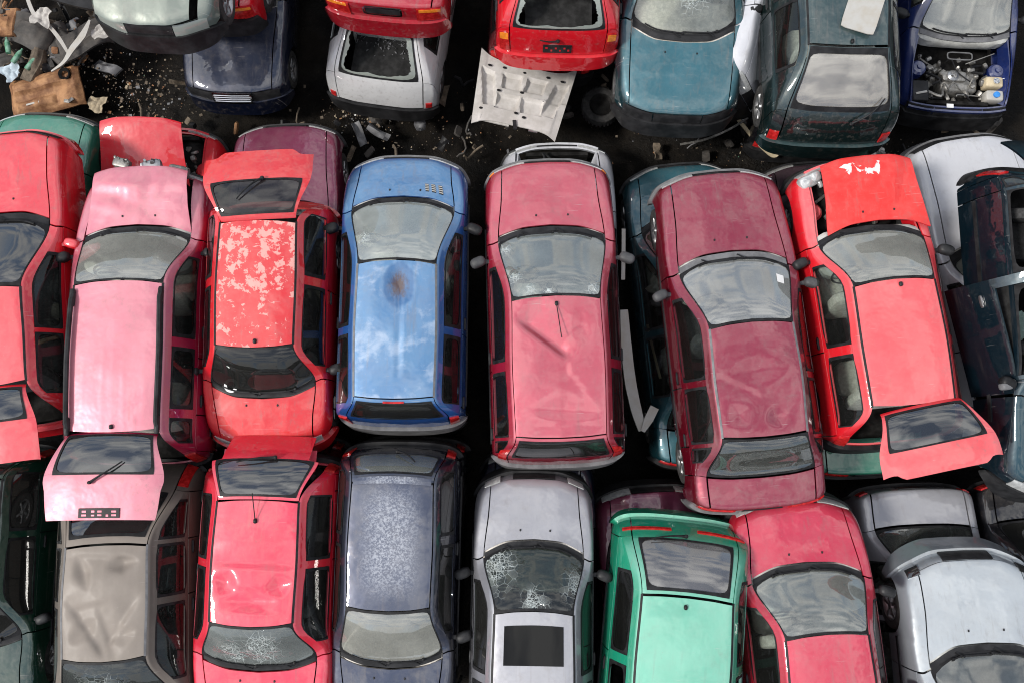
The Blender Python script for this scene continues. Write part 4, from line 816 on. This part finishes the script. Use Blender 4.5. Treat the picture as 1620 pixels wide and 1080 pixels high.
# ------------------------------------------------------------------ extra parts of single cars
def engine_bay(c, rich):
    """what shows where a bonnet is missing"""
    S, root = c['S'], c['root']; y0, y1 = c['y3'] + .02, c['y1'] - .06; ym = (y0 + y1) / 2; w = c['w']; P = M[c['paint']]; hx = .70 * w
    rs = random.Random(len(c['name']))
    mesh_obj('bay_floor', *box((0, ym, .34), (1.5 * w, y1 - y0, .02)), M['dark'], root, smooth=False)
    for sg in (1, -1):
        mesh_obj('inner_wing', *patch(S, *uv(1.02, 2.88, 1.86 * sg, 1.985 * sg, 22, 5), off=-.035, gap=0, skirt=.22), P, root)
        mesh_obj('strut_tower', *lathe([(.12, .0), (.115, .12), (.085, .15), (.04, .155), (.035, .18), (.001, .185)], 20, 'z', (sg * .57, ym - .11, .58)), P, root)
    # front cross member
    us = np.linspace(-1.95, 1.95, 26); pts = [S.p(1.0, v) + np.array([0, .01, -.045]) for v in us]
    A = Acc(); A.add(*ribbon(pts, .085, .05)); A.build('slam_panel', P, root)
    A = Acc(); A.add(*box((0, c['y1'] - .11, .52), (.9, .05, .3))); A.build('radiator', M['dark'], root, smooth=False)
    A = Acc()
    A.add(*sbox((-.05, ym + .05, .52), (.55, .34, .3), .35)); A.add(*sbox((.05, ym - .0, .68), (.36, .16, .10), .4))
    for k in range(34): A.add(*sbox((rs.uniform(-.46, .42), ym + rs.uniform(-.3, .3), rs.uniform(.5, .72)), (rs.uniform(.04, .13), rs.uniform(.04, .13), rs.uniform(.04, .1)), .5, 8, 6, rot=(rs.random(), rs.random(), rs.random())))
    A.build('engine_block', M['steel'], root)
    mesh_obj('throttle_body', *lathe([(.075, 0), (.08, .05), (.05, .07), (.035, .03), (.02, .03)], 18, 'z', (.10, ym + .02, .72)), M['alloy'], root)
    def cable(name, pts, r, m):
        A = Acc(); q = np.array(pts); f = []
        for i in range(len(q) - 1):
            for t in np.linspace(0, 1, 5)[:-1 if i < len(q) - 2 else None]:
                p0, p1, p2, p3 = q[max(i - 1, 0)], q[i], q[i + 1], q[min(i + 2, len(q) - 1)]
                f.append(.5 * ((2 * p1) + (p2 - p0) * t + (2 * p0 - 5 * p1 + 4 * p2 - p3) * t * t + (3 * p1 - p0 - 3 * p2 + p3) * t ** 3))
        A.add(*tube(f, r, 7)); A.build(name, M[m], root)
    for k in range(9 if rich else 5):
        x0, y0_ = rs.uniform(-.45, .45), ym + rs.uniform(-.35, .35)
        pts = [(x0, y0_, .62)]
        for j in range(3): pts.append((pts[-1][0] + rs.uniform(-.25, .25), pts[-1][1] + rs.uniform(-.2, .2), rs.uniform(.6, .78)))
        pts = [(min(.52, max(-.52, a)), min(y1 - .08, max(y0 + .05, b2)), z) for a, b2, z in pts]
        cable('hose', pts, rs.choice([.009, .014, .02]), rs.choice(['rubber', 'black', 'rubber', 'steel']))
    if rich:
        # local axes point the other way round in the picture: +x is to the left
        mesh_obj('battery_box', *sbox((.54, y1 - .20, .60), (.24, .32, .22), .18), M['black'], root)
        A = Acc(); A.add(*ribbon([(.62, y1 - .14, .72), (.46, y1 - .18, .72)], .03, .01)); A.build('battery_strap', M['white_plastic'], root)
        for yy, m_, cap in ((y1 - .37, 'beige_plastic', 'chrome'), (y1 - .16, 'white_plastic', 'blue_cap')):
            t = mesh_obj('reservoir', *sbox((-.52, yy, .66), (.26, .16, .18), .3), M[m_], root)
            mesh_obj('cap', *lathe([(.045, 0), (.045, .03), (.02, .035), (.001, .036)], 16, 'z', (-.53, yy, .745)), M[cap], t)
        mesh_obj('label_sticker', *box((.12, c['y1'] - .04, .706), (.10, .06, .003)), M['sticker'], root, smooth=False)
        cable('bonnet_stay', [(-.1, ym - .18, .74), (-.3, ym - .26, .76), (-.5, ym - .34, .78)], .008, 'steel')
        A = Acc(); n = 24; pts = [(.30 * math.copysign(abs(math.cos(t)) ** .35, math.cos(t)) * .6 - .02, ym - .30 + .055 * math.copysign(abs(math.sin(t)) ** .5, math.sin(t)), .74) for t in np.linspace(0, 2 * math.pi, n)]
        A.add(*tube(pts, .010, 6)); A.build('air_intake_seal', M['greytrim'], root)
def ribbon(pts, width, thick, up=(0, 0, 1)):
    pts = np.array(pts, float); n = len(pts); V = []; F = []; wd = np.full(n, width) if np.isscalar(width) else np.array(width)
    for i in range(n):
        d = pts[min(i + 1, n - 1)] - pts[max(i - 1, 0)]; d /= np.linalg.norm(d) + 1e-9
        a = np.cross(d, up); a /= np.linalg.norm(a) + 1e-9; b2 = np.cross(a, d)
        for sx, sz in ((-1, -1), (1, -1), (1, 1), (-1, 1)): V.append(pts[i] + a * sx * wd[i] / 2 + b2 * sz * thick / 2)
    for i in range(n - 1):
        for k in range(4): F.append((i * 4 + k, i * 4 + (k + 1) % 4, (i + 1) * 4 + (k + 1) % 4, (i + 1) * 4 + k))
    F += [(3, 2, 1, 0), tuple((n - 1) * 4 + k for k in range(4))]
    return V, F
engine_bay(BY['blue_bonnetless_hatchback'], True)
engine_bay(BY['white_bonnetless_hatchback'], False)
engine_bay(BY['crimson_open_bonnet_saloon'], False)
engine_bay(BY['bright_red_hatchback'], False)

# chrome barred grille of the dark navy saloon
c = BY['dark_navy_saloon']; S = c['S']
fr = mesh_obj('chrome_grille', *ring(S, .60, 1.02, -.95, .95, .05, .08, off=.05, r=.1, n=10), M['chrome'], c['root'])
for u in (.68, .76, .84, .92):
    mesh_obj('grille_bar', *tube([S.p(u, v) + S.nrm(np.array(u), np.array(v)) * .045 for v in np.linspace(-.88, .88, 9)], .009, 5), M['chrome'], fr)
# chrome frame round the plate recess of the wine red saloon
c = BY['red_saloon']; S = c['S']
mesh_obj('plate_recess_frame', *ring(S, 8.08, 8.38, -.80, .80, .035, .07, off=.022, r=.25, n=12, outer_sq=.25), M['chrome'], c['root'])
# small white sticker in the corner of the maroon saloon's windscreen
c = BY['maroon_saloon']; S = c['S']
mesh_obj('windscreen_sticker', *patch(S, *uv(3.27, 3.40, 1.42, 1.66, 3, 3), off=.004, gap=0, skirt=0), M['sticker'], c['root'])
# vents in the blue car's bonnet
c = BY['blue_hatchback']; S = c['S']
for v in (.95, 1.2, 1.45):
    o = mesh_obj('bonnet_vent', *patch(S, *uv(2.28, 2.66, v - .07, v + .07, 4, 3), off=.004, gap=0, skirt=0), M['black'], c['root'])
    for k in range(4): mesh_obj('vent_slat', *patch(S, *uv(2.31 + .09 * k, 2.345 + .09 * k, v - .07, v + .07, 2, 3), off=.010, gap=0, skirt=.006), M['white_plastic'], o)
# boot flap of the raspberry red car
c = BY['raspberry_red_hatchback']
A = Acc(); A.add(*ribbon([(-.56, 0, 0), (-.3, .0, .012), (0, 0, .016), (.3, 0, .012), (.56, 0, 0)], .26, .025)); fl = A.build('boot_flap', M['p_redbottom'], c['root']); fl.location = (.03, c['y8'] + .02, .86); fl.rotation_euler = (R(14), 0, 0)
mesh_obj('lock', *lathe([(.035, 0), (.035, .02), (.015, .03), (.001, .03)], 14, 'z', (.04, -.02, .014)), M['black'], fl)
mesh_obj('flap_bracket', *ribbon([(-.56, .20, -.02), (-.44, .15, 0), (.44, .15, 0), (.56, .20, -.02)], .07, .03), M['black'], fl)
# half-open front door of the petrol blue car
c = BY['petrol_blue_hatchback']; S = c['S']; hg = S.p(3.02, 4.6); A = Acc(); kw = dict(gap=.001, skirt=.035)
A.add(*patch(S, *uv(3.05, 4.98, 4.0, 5.95, 12, 10), **kw)); A.add(*patch(S, *uv(3.5, 4.98, 3.02, 3.16, 12, 3), off=.004, **kw)); A.add(*patch(S, *uv(4.86, 4.98, 3.16, 4.0, 3, 8), off=.004, **kw)); A.add(*patch(S, *uv(3.3, 4.9, 3.88, 4.0, 12, 3), off=.004, **kw)); A.add(*patch(S, *uv(3.40, 3.52, 3.1, 3.95, 3, 8), off=.004, **kw))
dr = A.build('open_door', M['p_petrol'], c['root'], origin=hg); dr.rotation_euler = (0, R(-2), R(12))
o = mesh_obj('door_mirror', *sbox(S.p(3.3, 3.98) + np.array([.12, 0, .03]), (.2, .1, .12), .6, 12, 8), M['greytrim'], dr, origin=hg); o.location = (0, 0, 0)
o = mesh_obj('door_handle', *sbox(S.p(4.75, 4.35) + np.array([.015, 0, 0]), (.03, .16, .05), .6, 10, 6), M['alloy'], dr, origin=hg); o.location = (0, 0, 0)

# ------------------------------------------------------------------ loose things
def loose(name, label, cat, V, F, mat, loc, rot=(0, 0, 0), group=None, **k):
    o = mesh_obj(name, V, F, mat, None, **k); o.location = loc; o.rotation_euler = tuple(R(a) for a in rot)
    o['label'] = label; o['category'] = cat; o['kind'] = 'thing'
    if group: o['group'] = group
    return o
def sheet(X, Y, Z, th=.02):
    """height field with thickness"""
    nu, nv = X.shape; T = np.stack([X, Y, Z], -1).reshape(-1, 3); B = T - np.array([0, 0, th]); n = len(T); F = grid_faces(nu, nv)
    idx = [j for j in range(nv)] + [i * nv + nv - 1 for i in range(1, nu)] + [(nu - 1) * nv + j for j in range(nv - 2, -1, -1)] + [i * nv for i in range(nu - 2, 0, -1)]; m_ = len(idx)
    F2 = [tuple(n + i for i in f[::-1]) for f in F] + [(idx[(k + 1) % m_], idx[k], n + idx[k], n + idx[(k + 1) % m_]) for k in range(m_)]
    return np.concatenate([T, B]), F + F2
def bump_box(X, Y, cx, cy, hx, hy, e=.02, skew=0.):
    a = np.abs(X - cx - skew * (Y - cy)) - hx; b2 = np.abs(Y - cy) - hy
    return np.clip(-np.maximum(a, b2) / e, 0, 1)
# the pale bonnet lying upside down
X, Y = np.meshgrid(np.linspace(-.72, .72, 72), np.linspace(-.5, .5, 50), indexing='ij'); t_ = (Y + .5)
Xs = X * (.84 + .16 * t_); Ys = Y + .20 * np.abs(X / .72) ** 3 * t_ - .10 * np.abs(X / .72) ** 4 * (1 - t_) - .03
Z = .02 + .05 * (1 - (X / .72) ** 2) + .05 * np.clip(X, 0, 1) ** 2 * (Y < 0) + .015 * np.sin(5 * X + 3 * Y)
for (cx, cy, hx, hy, sk) in ((-.18, .20, .15, .13, -.1), (.18, .20, .15, .13, .1), (-.2, -.14, .18, .13, .1), (.2, -.14, .18, .13, -.1), (-.52, .02, .11, .27, -.2), (.52, .02, .11, .27, .2)):
    Z -= .06 * bump_box(X, Y, cx, cy, hx, hy, .025, sk)
Z += .012 * np.sin(9 * X + 4 * Y) * (np.abs(X) > .6)
M['bonnet_under'] = simple('dirty_cream_bonnet_lining', (.50, .47, .43), .7, spread=.25, scale=5, col2=(.58, .55, .52), bump=.1)
V, F = sheet(Xs, Ys, Z, .015)
lb = loose('loose_bonnet', 'pale grey bonnet lying upside down in the aisle', 'car bonnet', V, F, M['bonnet_under'], (.13, 5.13, .86), (-12, 4, -12))
for k, (x, y) in enumerate([(-.33, .38), (-.02, .36), (.33, .38), (-.36, -.02), (.0, .02), (.36, -.02), (-.6, -.36), (.6, -.34), (-.02, -.34), (.55, .38), (-.55, .38), (.12, -.38)]):
    o = mesh_obj('hole', *lathe([(.022, 0), (.018, .004), (.001, .004)], 10, 'z'), M['rubber'], lb); o.location = (x * (.84 + .16 * (y + .5)), y, .055 + .05 * (1 - (x / .72) ** 2) - .025); o.scale = (1.4, 1, 1)
A = Acc(); A.add(*box((-.3, -.50, .03), (.44, .10, .02)))
for k in range(7): A.add(*box((-.5 + .06 * k, -.5, .045), (.014, .07, .02)))
A.build('hinge_bracket', M['bonnet_under'], lb, smooth=False); 
A = Acc(); A.add(*box((.0, -.52, .06), (.05, .14, .03), rot=(0, 0, .3))); A.build('latch', M['black'], lb, smooth=False)
A = Acc(); A.add(*box((.27, -.5, .045), (.13, .12, .015))); A.build('catch_plate', M['alloy'], lb, smooth=False)
# the rusty tank cover
X, Y = np.meshgrid(np.linspace(-.56, .56, 56), np.linspace(-.31, .31, 36), indexing='ij')
Z = .04 + .05 * bump_box(X, Y, -.03, .13, .46, .10, .05) + .05 * bump_box(X, Y, -.15, -.15, .32, .09, .05) - .05 * bump_box(X, Y, .38, .18, .09, .08, .03) + .02 * np.sin(14 * X) * np.sin(11 * Y)
Z -= .06 * np.clip((np.abs(X) - .48) / .08, 0, 1) + .06 * np.clip((np.abs(Y) - .25) / .06, 0, 1)
M['rust'] = simple('rusty_brown_steel', (.22, .09, .035), .75, spread=.6, scale=5, col2=(.42, .22, .10), bump=.2)
V, F = sheet(X + .05 * Y, Y + .04 * X * X, Z, .03)
tk = loose('rusty_tank', 'rusty brown fuel tank lying on the oily soil', 'fuel tank', V, F, M['rust'], (-7.12, 5.50, .20), (6, -4, 14))
mesh_obj('filler_ring', *lathe([(.05, .0), (.085, .03), (.095, .02), (.09, -.02)], 22, 'z', (.38, .18, .05)), M['dark'], tk)
o = mesh_obj('label_plate', *box((-.18, -.15, .105), (.2, .025, .006)), M['white_plastic'], tk, smooth=False)
mesh_obj('bracket', *ribbon([(.28, -.22, .06), (.36, -.26, .09), (.42, -.22, .06)], .05, .012), M['steel'], tk)
# white panel on the dark green roof
A = Acc(); q = rrect(8, r=.12); V = [(x * .21, y * .36, .012) for x, y in q] + [(x * .21, y * .36, 0) for x, y in q]; n = len(q)
F = [tuple(range(n))] + [tuple(range(2 * n - 1, n - 1, -1))] + [(i, n + i, n + (i + 1) % n, (i + 1) % n) for i in range(n)]
loose('white_board', 'loose white rectangular board lying on the dark green roof', 'board', V, F, M['white_plastic'], (4.36, 5.52, 2.615), (-1, -3, -20), smooth=False)
# strips and mouldings
STR = [
    ('white_moulding', 'long white moulding trailing over the scrap in the top left corner', [(-7.32, 6.95, .62), (-7.15, 6.55, .6), (-6.95, 6.40, .58), (-6.78, 6.20, .55), (-6.66, 6.0, .5)], [.05, .06, .05, .06, .04], .02, 'white_plastic'),
    ('white_blade_trim', 'white blade shaped trim pointing down beside the rusty tank', [(-6.30, 6.45, .62), (-6.40, 6.22, .6), (-6.55, 6.02, .58), (-6.68, 5.82, .55), (-6.88, 5.70, .5)], [.03, .10, .09, .05, .02], .02, 'white_plastic'),
    ('bent_metal_strip', 'V shaped pale metal strip between teal and dark green cars', [(3.30, 4.92, .62), (3.55, 4.60, .6), (3.80, 4.36, .58), (3.90, 4.40, .6), (4.0, 4.52, .66)], .05, .02, 'beige_plastic'),
    ('thin_black_moulding', 'thin dark moulding in front of the teal saloon', [(2.46, 4.52, .6), (2.8, 4.58, .62), (3.15, 4.72, .64), (3.45, 4.90, .66)], .03, .02, 'steel'),
    ('white_sill_trim', 'white curved sill trim standing in the gap left of the maroon saloon', [(1.50, 1.95, 1.25), (1.53, 1.45, 1.2), (1.58, 1.0, 1.15), (1.66, .62, 1.1), (1.74, .36, 1.05)], [.10, .14, .15, .14, .10], .05, 'white_plastic'),
    ('white_trim_end', 'white angled trim end at the foot of the white sill trim', [(1.74, .34, 1.1), (1.82, .50, 1.12), (1.90, .66, 1.14)], [.05, .12, .12], .03, 'white_plastic'),
    ('slim_white_strip', 'slim white strip beside the right rear door of the dented pinkish red car', [(1.49, 2.35, 1.3), (1.50, 2.75, 1.32), (1.51, 3.05, 1.3)], .05, .02, 'white_plastic'),
    ('wooden_stick', 'thin brown stick in the dark gap left of the maroon saloon', [(1.86, 1.80, .95), (1.93, 1.45, .95), (2.02, 1.06, .95)], .03, .03, 'beige_plastic'),
    ('window_moulding', 'bent silver window moulding leaning by the bottle green car', [(-6.48, -2.02, .95), (-6.36, -2.25, .95), (-6.2, -2.55, .92)], .06, .03, 'alloy'),
    ('torn_door_seal', 'torn tan door seal hanging along the edge red hatchback', [(-5.86, 2.72, 2.12), (-5.82, 2.35, 2.32), (-5.76, 1.95, 2.44), (-5.73, 1.55, 2.44), (-5.70, 1.36, 2.38), (-5.62, 1.40, 2.28), (-5.48, 1.49, 2.10)], [.03, .03, .035, .05, .05, .04, .03], .03, 'tyredirt2'),
    ('black_bumper_skin', 'black bumper skin hanging left of the sage saloon', [(-7.0, 6.62, 1.5), (-6.5, 6.45, 1.5), (-6.0, 6.30, 1.48), (-5.5, 6.22, 1.45)], .28, .05, 'black'),
]
for nm, lbl, pts, wd, th, mt in STR:
    P_ = np.array(pts); o0 = P_.mean(0); q = []
    for i in range(len(P_) - 1):
        for t in np.linspace(0, 1, 6)[:-1 if i < len(P_) - 2 else None]:
            a, b2, c2, d = P_[max(i - 1, 0)], P_[i], P_[i + 1], P_[min(i + 2, len(P_) - 1)]
            q.append(.5 * (2 * b2 + (c2 - a) * t + (2 * a - 5 * b2 + 4 * c2 - d) * t * t + (3 * b2 - a - 3 * c2 + d) * t ** 3))
    q = np.array(q) - o0; wv = np.interp(np.linspace(0, 1, len(q)), np.linspace(0, 1, len(pts)), np.full(len(pts), wd) if np.isscalar(wd) else wd)
    loose(nm, lbl, 'trim strip', *ribbon(q, wv, th), M[mt], tuple(o0))
# muddy tyre wedged in the gap
def tyre_thing(name, label, loc, rot, mt, rim):
    e = bpy.data.objects.new(name, None); link(e); e.location = loc; e.rotation_euler = tuple(R(a) for a in rot); e['label'] = label; e['category'] = 'wheel'
    r, h = .29, .09; A = Acc()
    A.add(*lathe([(r * .62, -h * .9), (r * .80, -h), (r * .96, -h * .85), (r, -h * .5), (r, h * .5), (r * .96, h * .85), (r * .80, h), (r * .62, h * .9), (r * .6, 0)], 30))
    for k in range(30):
        a = 2 * math.pi * k / 30; A.add(*box((0, r * math.cos(a), r * math.sin(a)), (h * 1.3, .012, .03), rot=(a, 0, .25)))
    A.build('tyre', M[mt], e)
    if rim: mesh_obj('rim', *lathe([(r * .64, h * .92), (r * .58, h * .8), (r * .5, h * .35), (r * .2, h * .5), (.001, h * .6)], 24), M[rim], e)
tyre_thing('muddy_tyre', 'muddy bare tyre wedged between blue green and maroon saloons', (2.03, 2.80, .98), (0, 20, 12), 'tyredirt', None)
tyre_thing('brake_wheel', 'dirty wheel lying flat on the soil beside the teal saloon', (1.36, 5.33, .08), (0, -88, 0), 'tyre', 'dark')
# headlamp unit, gearbox, ring
A = Acc(); A.add(*sbox((0, 0, 0), (.26, .17, .14), .5)); A.add(*sbox((.1, .02, .04), (.14, .14, .12), .6)); A.add(*sbox((.13, -.09, .03), (.05, .1, .06), .5))
loose('headlamp_unit', 'broken silver headlamp unit beside the raised red bonnet', 'headlamp', np.concatenate(A.V), A.F, M['lamp'], (3.80, 3.50, 1.92), (10, 5, 25))
def lump(name, label, cat, loc, n, sz, mt, sd):
    rs = random.Random(sd); A = Acc(); A.add(*sbox((0, 0, 0), (sz, sz * .6, sz * .5), .4))
    for k in range(n): A.add(*sbox((rs.uniform(-.5, .5) * sz, rs.uniform(-.3, .3) * sz, rs.uniform(.1, .3) * sz), tuple(rs.uniform(.06, .25) * sz for _ in range(3)), rs.choice([.3, .6, 1]), 8, 6, rot=(rs.random() * 3, rs.random() * 3, rs.random() * 3)))
    return loose(name, label, cat, np.concatenate(A.V), A.F, M[mt], loc, (0, 0, rs.uniform(-20, 20)))
lump('gearbox', 'greasy metal gearbox above the raised red bonnet', 'gearbox', (5.20, 4.45, .45), 22, .5, 'steel', 3)
lump('starter_motor', 'small silver motor in front of the crumpled pink estate', 'engine part', (-4.60, 3.68, 2.0), 8, .24, 'alloy', 5)
lump('steel_bracket', 'twisted steel bracket behind the pink crumpled bonnet', 'engine part', (-5.0, 3.72, 1.98), 8, .22, 'steel', 8)
lump('carburettor', 'greasy carburettor lump right of the pink crumpled bonnet', 'engine part', (-4.28, 3.62, 1.95), 10, .26, 'steel', 11)
loose('metal_ring', 'small metal flange ring at the foot of the dark windscreen', 'ring', *lathe([(.05, 0), (.085, .0), (.085, .012), (.05, .012), (.05, 0)], 22, 'z'), M['alloy'], (-3.40, .86, 2.17), (8, 0, 0))
# scrap heap top left
rs = random.Random(21)
M['dusty_black'] = simple('dusty_black_plastic', (.05, .046, .042), .7, spread=.5, scale=7, col2=(.085, .075, .066), bump=.15)
HEAP = [((-6.55, 6.30, .34), (.85, .46), 28, 'slanted black door card under the white blade trim', 'door card'), ((-7.42, 6.45, .30), (.7, .5), -20, 'dusty black plastic shell in the corner scrap heap', 'plastic shell'),
        ((-7.28, 6.05, .26), (.22, .75), -14, 'long brownish plastic duct in the corner scrap heap', 'duct'), ((-7.75, 6.05, .2), (.45, .22), 12, 'black plastic slab at the left edge above the tank', 'plastic slab'),
        ((-6.98, 6.28, .22), (.5, .6), 40, 'crumpled black floor mat in the corner scrap heap', 'floor mat'), ((-7.8, 6.62, .3), (.4, .5), 5, 'brown foam block at the top left corner', 'foam block'), ((-6.30, 5.98, .12), (.5, .16), -32, 'grey curved plastic cover right of the rusty tank', 'plastic cover')]
for k, (loc, (a, b2), rz, lbl, cat) in enumerate(HEAP):
    X, Y = np.meshgrid(np.linspace(-a / 2, a / 2, 18), np.linspace(-b2 / 2, b2 / 2, 14), indexing='ij'); Z = .05 * np.sin(5 * X + k) * np.cos(6 * Y) + .04 * bump_box(X, Y, 0, 0, a * .3, b2 * .28, .04)
    Z -= .08 * np.clip((np.abs(X) / a - .38) / .12, 0, 1) ** 2; Xj = X + .03 * np.sin(9 * Y + k); Yj = Y + .03 * np.sin(7 * X + 2 * k)
    mt = M['dusty_black'] if k not in (5, 6) else (M['rust'] if k == 5 else M['greytrim'])
    if k == 2: mt = M['tyredirt']
    loose(cat.replace(' ', '_'), lbl, cat, *sheet(Xj, Yj, Z, .03), mt, loc, (rs.uniform(-10, 10), rs.uniform(-10, 10), rz))
M['green_glass'] = simple('green_plastic_bottle', (.07, .26, .14), .2, spread=.4, scale=9, col2=(.3, .5, .38))
prof = [(.001, -.13), (.035, -.13), (.038, -.1), (.038, .03), (.03, .07), (.014, .1), (.014, .13), (.001, .13)]
for loc, rz, lbl in (((-7.30, 5.93, .32), -35, 'green bottle lying above the rusty tank'), ((-7.68, 6.20, .34), 12, 'green bottle at the left edge of the scrap heap'), ((-7.50, 6.02, .36), -30, 'pale green bottle in the middle of the scrap heap')):
    loose('bottle', lbl, 'bottle', *lathe(prof, 14, 'y'), M['green_glass'], loc, (0, 0, rz), group='bottles in the scrap heap')
# crumpled cloth and foam
def rag(name, label, loc, sz, mt, sd):
    r0 = np.random.RandomState(sd); X, Y = np.meshgrid(np.linspace(-1, 1, 18), np.linspace(-1, 1, 18), indexing='ij'); Z = np.zeros_like(X)
    for k in range(7): a = r0.rand() * 6.3; Z += .16 * np.abs(np.sin(r0.uniform(2, 5) * (X * math.cos(a) + Y * math.sin(a)) + r0.rand() * 6)) / (1 + .3 * k)
    rr_ = 1 + .2 * np.sin(3 * np.arctan2(Y, X) + sd); loose(name, label, 'rag', *sheet(X * rr_ * sz / 2, Y * rr_ * sz / 2, Z * sz * .5, .012), mt, loc, (0, 0, sd * 37))
M['blue_cloth'] = simple('pale_blue_cloth', (.40, .47, .52), .9, spread=.3); M['foam'] = simple('cream_foam', (.34, .28, .19), .9, spread=.3)
M['dirty_white'] = simple('dirty_white_film', (.42, .40, .37), .8, spread=.3, scale=12)
rag('blue_rag', 'pale blue crumpled cloth above the left end of the tank', (-7.63, 5.80, .24), .26, M['blue_cloth'], 1)
rag('white_foam', 'lump of white foam on the corner scrap heap', (-7.02, 6.50, .58), .26, M['dirty_white'], 2)
rag('white_bag', 'torn white plastic bag at the top of the blade trim', (-6.20, 6.30, .5), .2, M['dirty_white'], 3)
rag('paper_scrap', 'torn paper in the gap left of the maroon saloon', (1.97, 2.32, 1.0), .20, M['white_plastic'], 4)
rag('pale_green_bag', 'pale green plastic bag inside the petrol blue car', (6.22, 1.62, 2.15), .26, simple('pale_green_film', (.35, .5, .44), .6), 6)
rag('brown_cardboard', 'brown cardboard scrap right of the rusty tank', (-6.38, 5.36, .06), .24, M['foam'], 7)
# pale corner of a bumper at the right edge
A = Acc(); A.add(*ribbon([(-.38, -.05, 0), (-.3, -.22, 0), (-.1, -.28, 0), (.2, -.28, 0), (.5, -.26, 0)], .07, .12)); A.add(*ribbon([(-.3, .0, .04), (0, .06, .06), (.5, .2, .06)], .22, .03))
loose('white_bumper', 'white bumper with round hole at the right edge', 'bumper', np.concatenate(A.V), A.F, M['white_plastic'], (6.68, .12, 1.1), (0, 0, 0))
# litter that nobody could count
def litter():
    r0 = np.random.RandomState(4); mats = [M['foam'], M['sticker'], M['rust'], M['tyredirt'], M['greytrim'], M['green_glass']]; V = []; F = []; mi = []
    zones = [((-5.7, 5.6), (.75, .55), 380), ((-6.9, 6.2), (.9, .5), 380), ((-2.4, 5.3), (.5, .25), 220), ((-1.2, 5.0), (1.2, .5), 90), ((3.5, 4.6), (1.5, .4), 90), ((5.6, 4.5), (.6, .3), 160), ((-.6, 4.9), (4.5, .8), 130)]
    for (cx, cy), (sx, sy), n in zones:
        for k in range(n):
            x, y = cx + r0.randn() * sx * .55, cy + r0.randn() * sy * .55; L = .005 + .022 * r0.rand() ** 3.5; a = r0.rand() * 6.28; st = r0.choice([.4, .7, 1.0])
            n0 = len(V); z = .0 + .03 * r0.rand() + (.25 if cx == -6.9 else 0) * r0.rand()
            for dz in (-.4, .5):
                for dx_, dy_ in ((-1, -1), (1, -.8), (.8, 1), (-1, .7)):
                    V.append((x + L * (dx_ * math.cos(a) - dy_ * st * math.sin(a)), y + L * (dx_ * math.sin(a) + dy_ * st * math.cos(a)), z + dz * L * r0.uniform(.3, 1)))
            F += [tuple(n0 + i for i in f) for f in ((3, 2, 1, 0), (4, 5, 6, 7), (0, 1, 5, 4), (1, 2, 6, 5), (2, 3, 7, 6), (3, 0, 4, 7))]; mi += [r0.choice(6, p=[.07, .03, .10, .66, .13, .01])] * 6
    o = mesh_obj('litter', V, F, mats[0], smooth=False)
    for m_ in mats[1:]: o.data.materials.append(m_)
    o.data.polygons.foreach_set('material_index', mi); o['kind'] = 'stuff'; o['label'] = 'small scraps and crumbs strewn over the oily soil'; o['category'] = 'litter'
litter()
def scrap_tangle(name, label, n, area, seed, cut=None):
    r0 = np.random.RandomState(seed); A = Acc(); mi = []; mats = [M['dusty_black'], M['tyredirt'], M['black'], M['greytrim'], M['rust']]
    for k in range(n):
        x, y = r0.uniform(area[0], area[1]), r0.uniform(area[2], area[3])
        if cut and x > -6.6 + (y - 5.9) * .35: continue
        z = r0.uniform(.03, .26) * (1 if cut else .35); a = r0.rand() * 6.28; n0 = len(A.F); t = r0.choice(3)
        if t == 0:
            L = r0.uniform(.15, .5); q = [(x + L * (i / 5 - .5) * math.cos(a) + .06 * math.sin(i + k), y + L * (i / 5 - .5) * math.sin(a) + .05 * math.cos(i * 1.3), z + .06 * math.sin(i * 1.1 + k)) for i in range(6)]; A.add(*tube(q, r0.uniform(.008, .028), 6))
        elif t == 1:
            X, Y = np.meshgrid(np.linspace(-.5, .5, 6), np.linspace(-.5, .5, 5), indexing='ij'); sx, sy = r0.uniform(.1, .4), r0.uniform(.06, .22); Z = .05 * np.sin(4 * X + k) * np.cos(5 * Y)
            V, F = sheet(X * sx, Y * sy + .04 * X * X, Z, .015); V = V @ np.array(Euler((r0.uniform(-.6, .6), r0.uniform(-.6, .6), a)).to_matrix()).T + np.array((x, y, z)); A.add(V, F)
        else: A.add(*sbox((x, y, z), (r0.uniform(.05, .22), r0.uniform(.04, .14), r0.uniform(.03, .1)), .35, 8, 5, rot=(r0.rand(), r0.rand(), a)))
        mi += [r0.choice(5, p=[.35, .25, .2, .1, .1])] * (len(A.F) - n0)
    o = A.build(name, mats[0])
    for m_ in mats[1:]: o.data.materials.append(m_)
    o.data.polygons.foreach_set('material_index', mi); o['kind'] = 'stuff'; o['label'] = label; o['category'] = 'scrap'
scrap_tangle('scrap_tangle', 'tangle of dark plastic and wire scrap in the corner', 150, (-8.3, -5.9, 5.75, 7.6), 14, True)
scrap_tangle('aisle_scrap', 'dark flattened scrap trodden into the soil of the aisle', 90, (-5.9, 7.6, 4.55, 5.9), 31)
# glass crumbs on the seats behind the smashed rear window
def crumbs(c, u0, n, label):
    r0 = np.random.RandomState(9); V = []; F = []
    for k in range(n):
        x, y, z = r0.uniform(-.45, .45), c['y6'] - .02 - abs(r0.randn()) * .12 + .12, .86 + r0.uniform(-.02, .03); L = r0.uniform(.01, .032); n0 = len(V)
        V += [(x + r0.uniform(-L, L), y + r0.uniform(-L, L), z + r0.uniform(-L, L) * .5) for _ in range(4)]; F += [(n0, n0 + 1, n0 + 2), (n0, n0 + 2, n0 + 3), (n0, n0 + 3, n0 + 1)]
    o = mesh_obj('glass_crumbs', V, F, M['greytrim'], c['root'], smooth=False); o['kind'] = 'stuff'
crumbs(BY['silver_white_hatchback'], 6.3, 110, '')
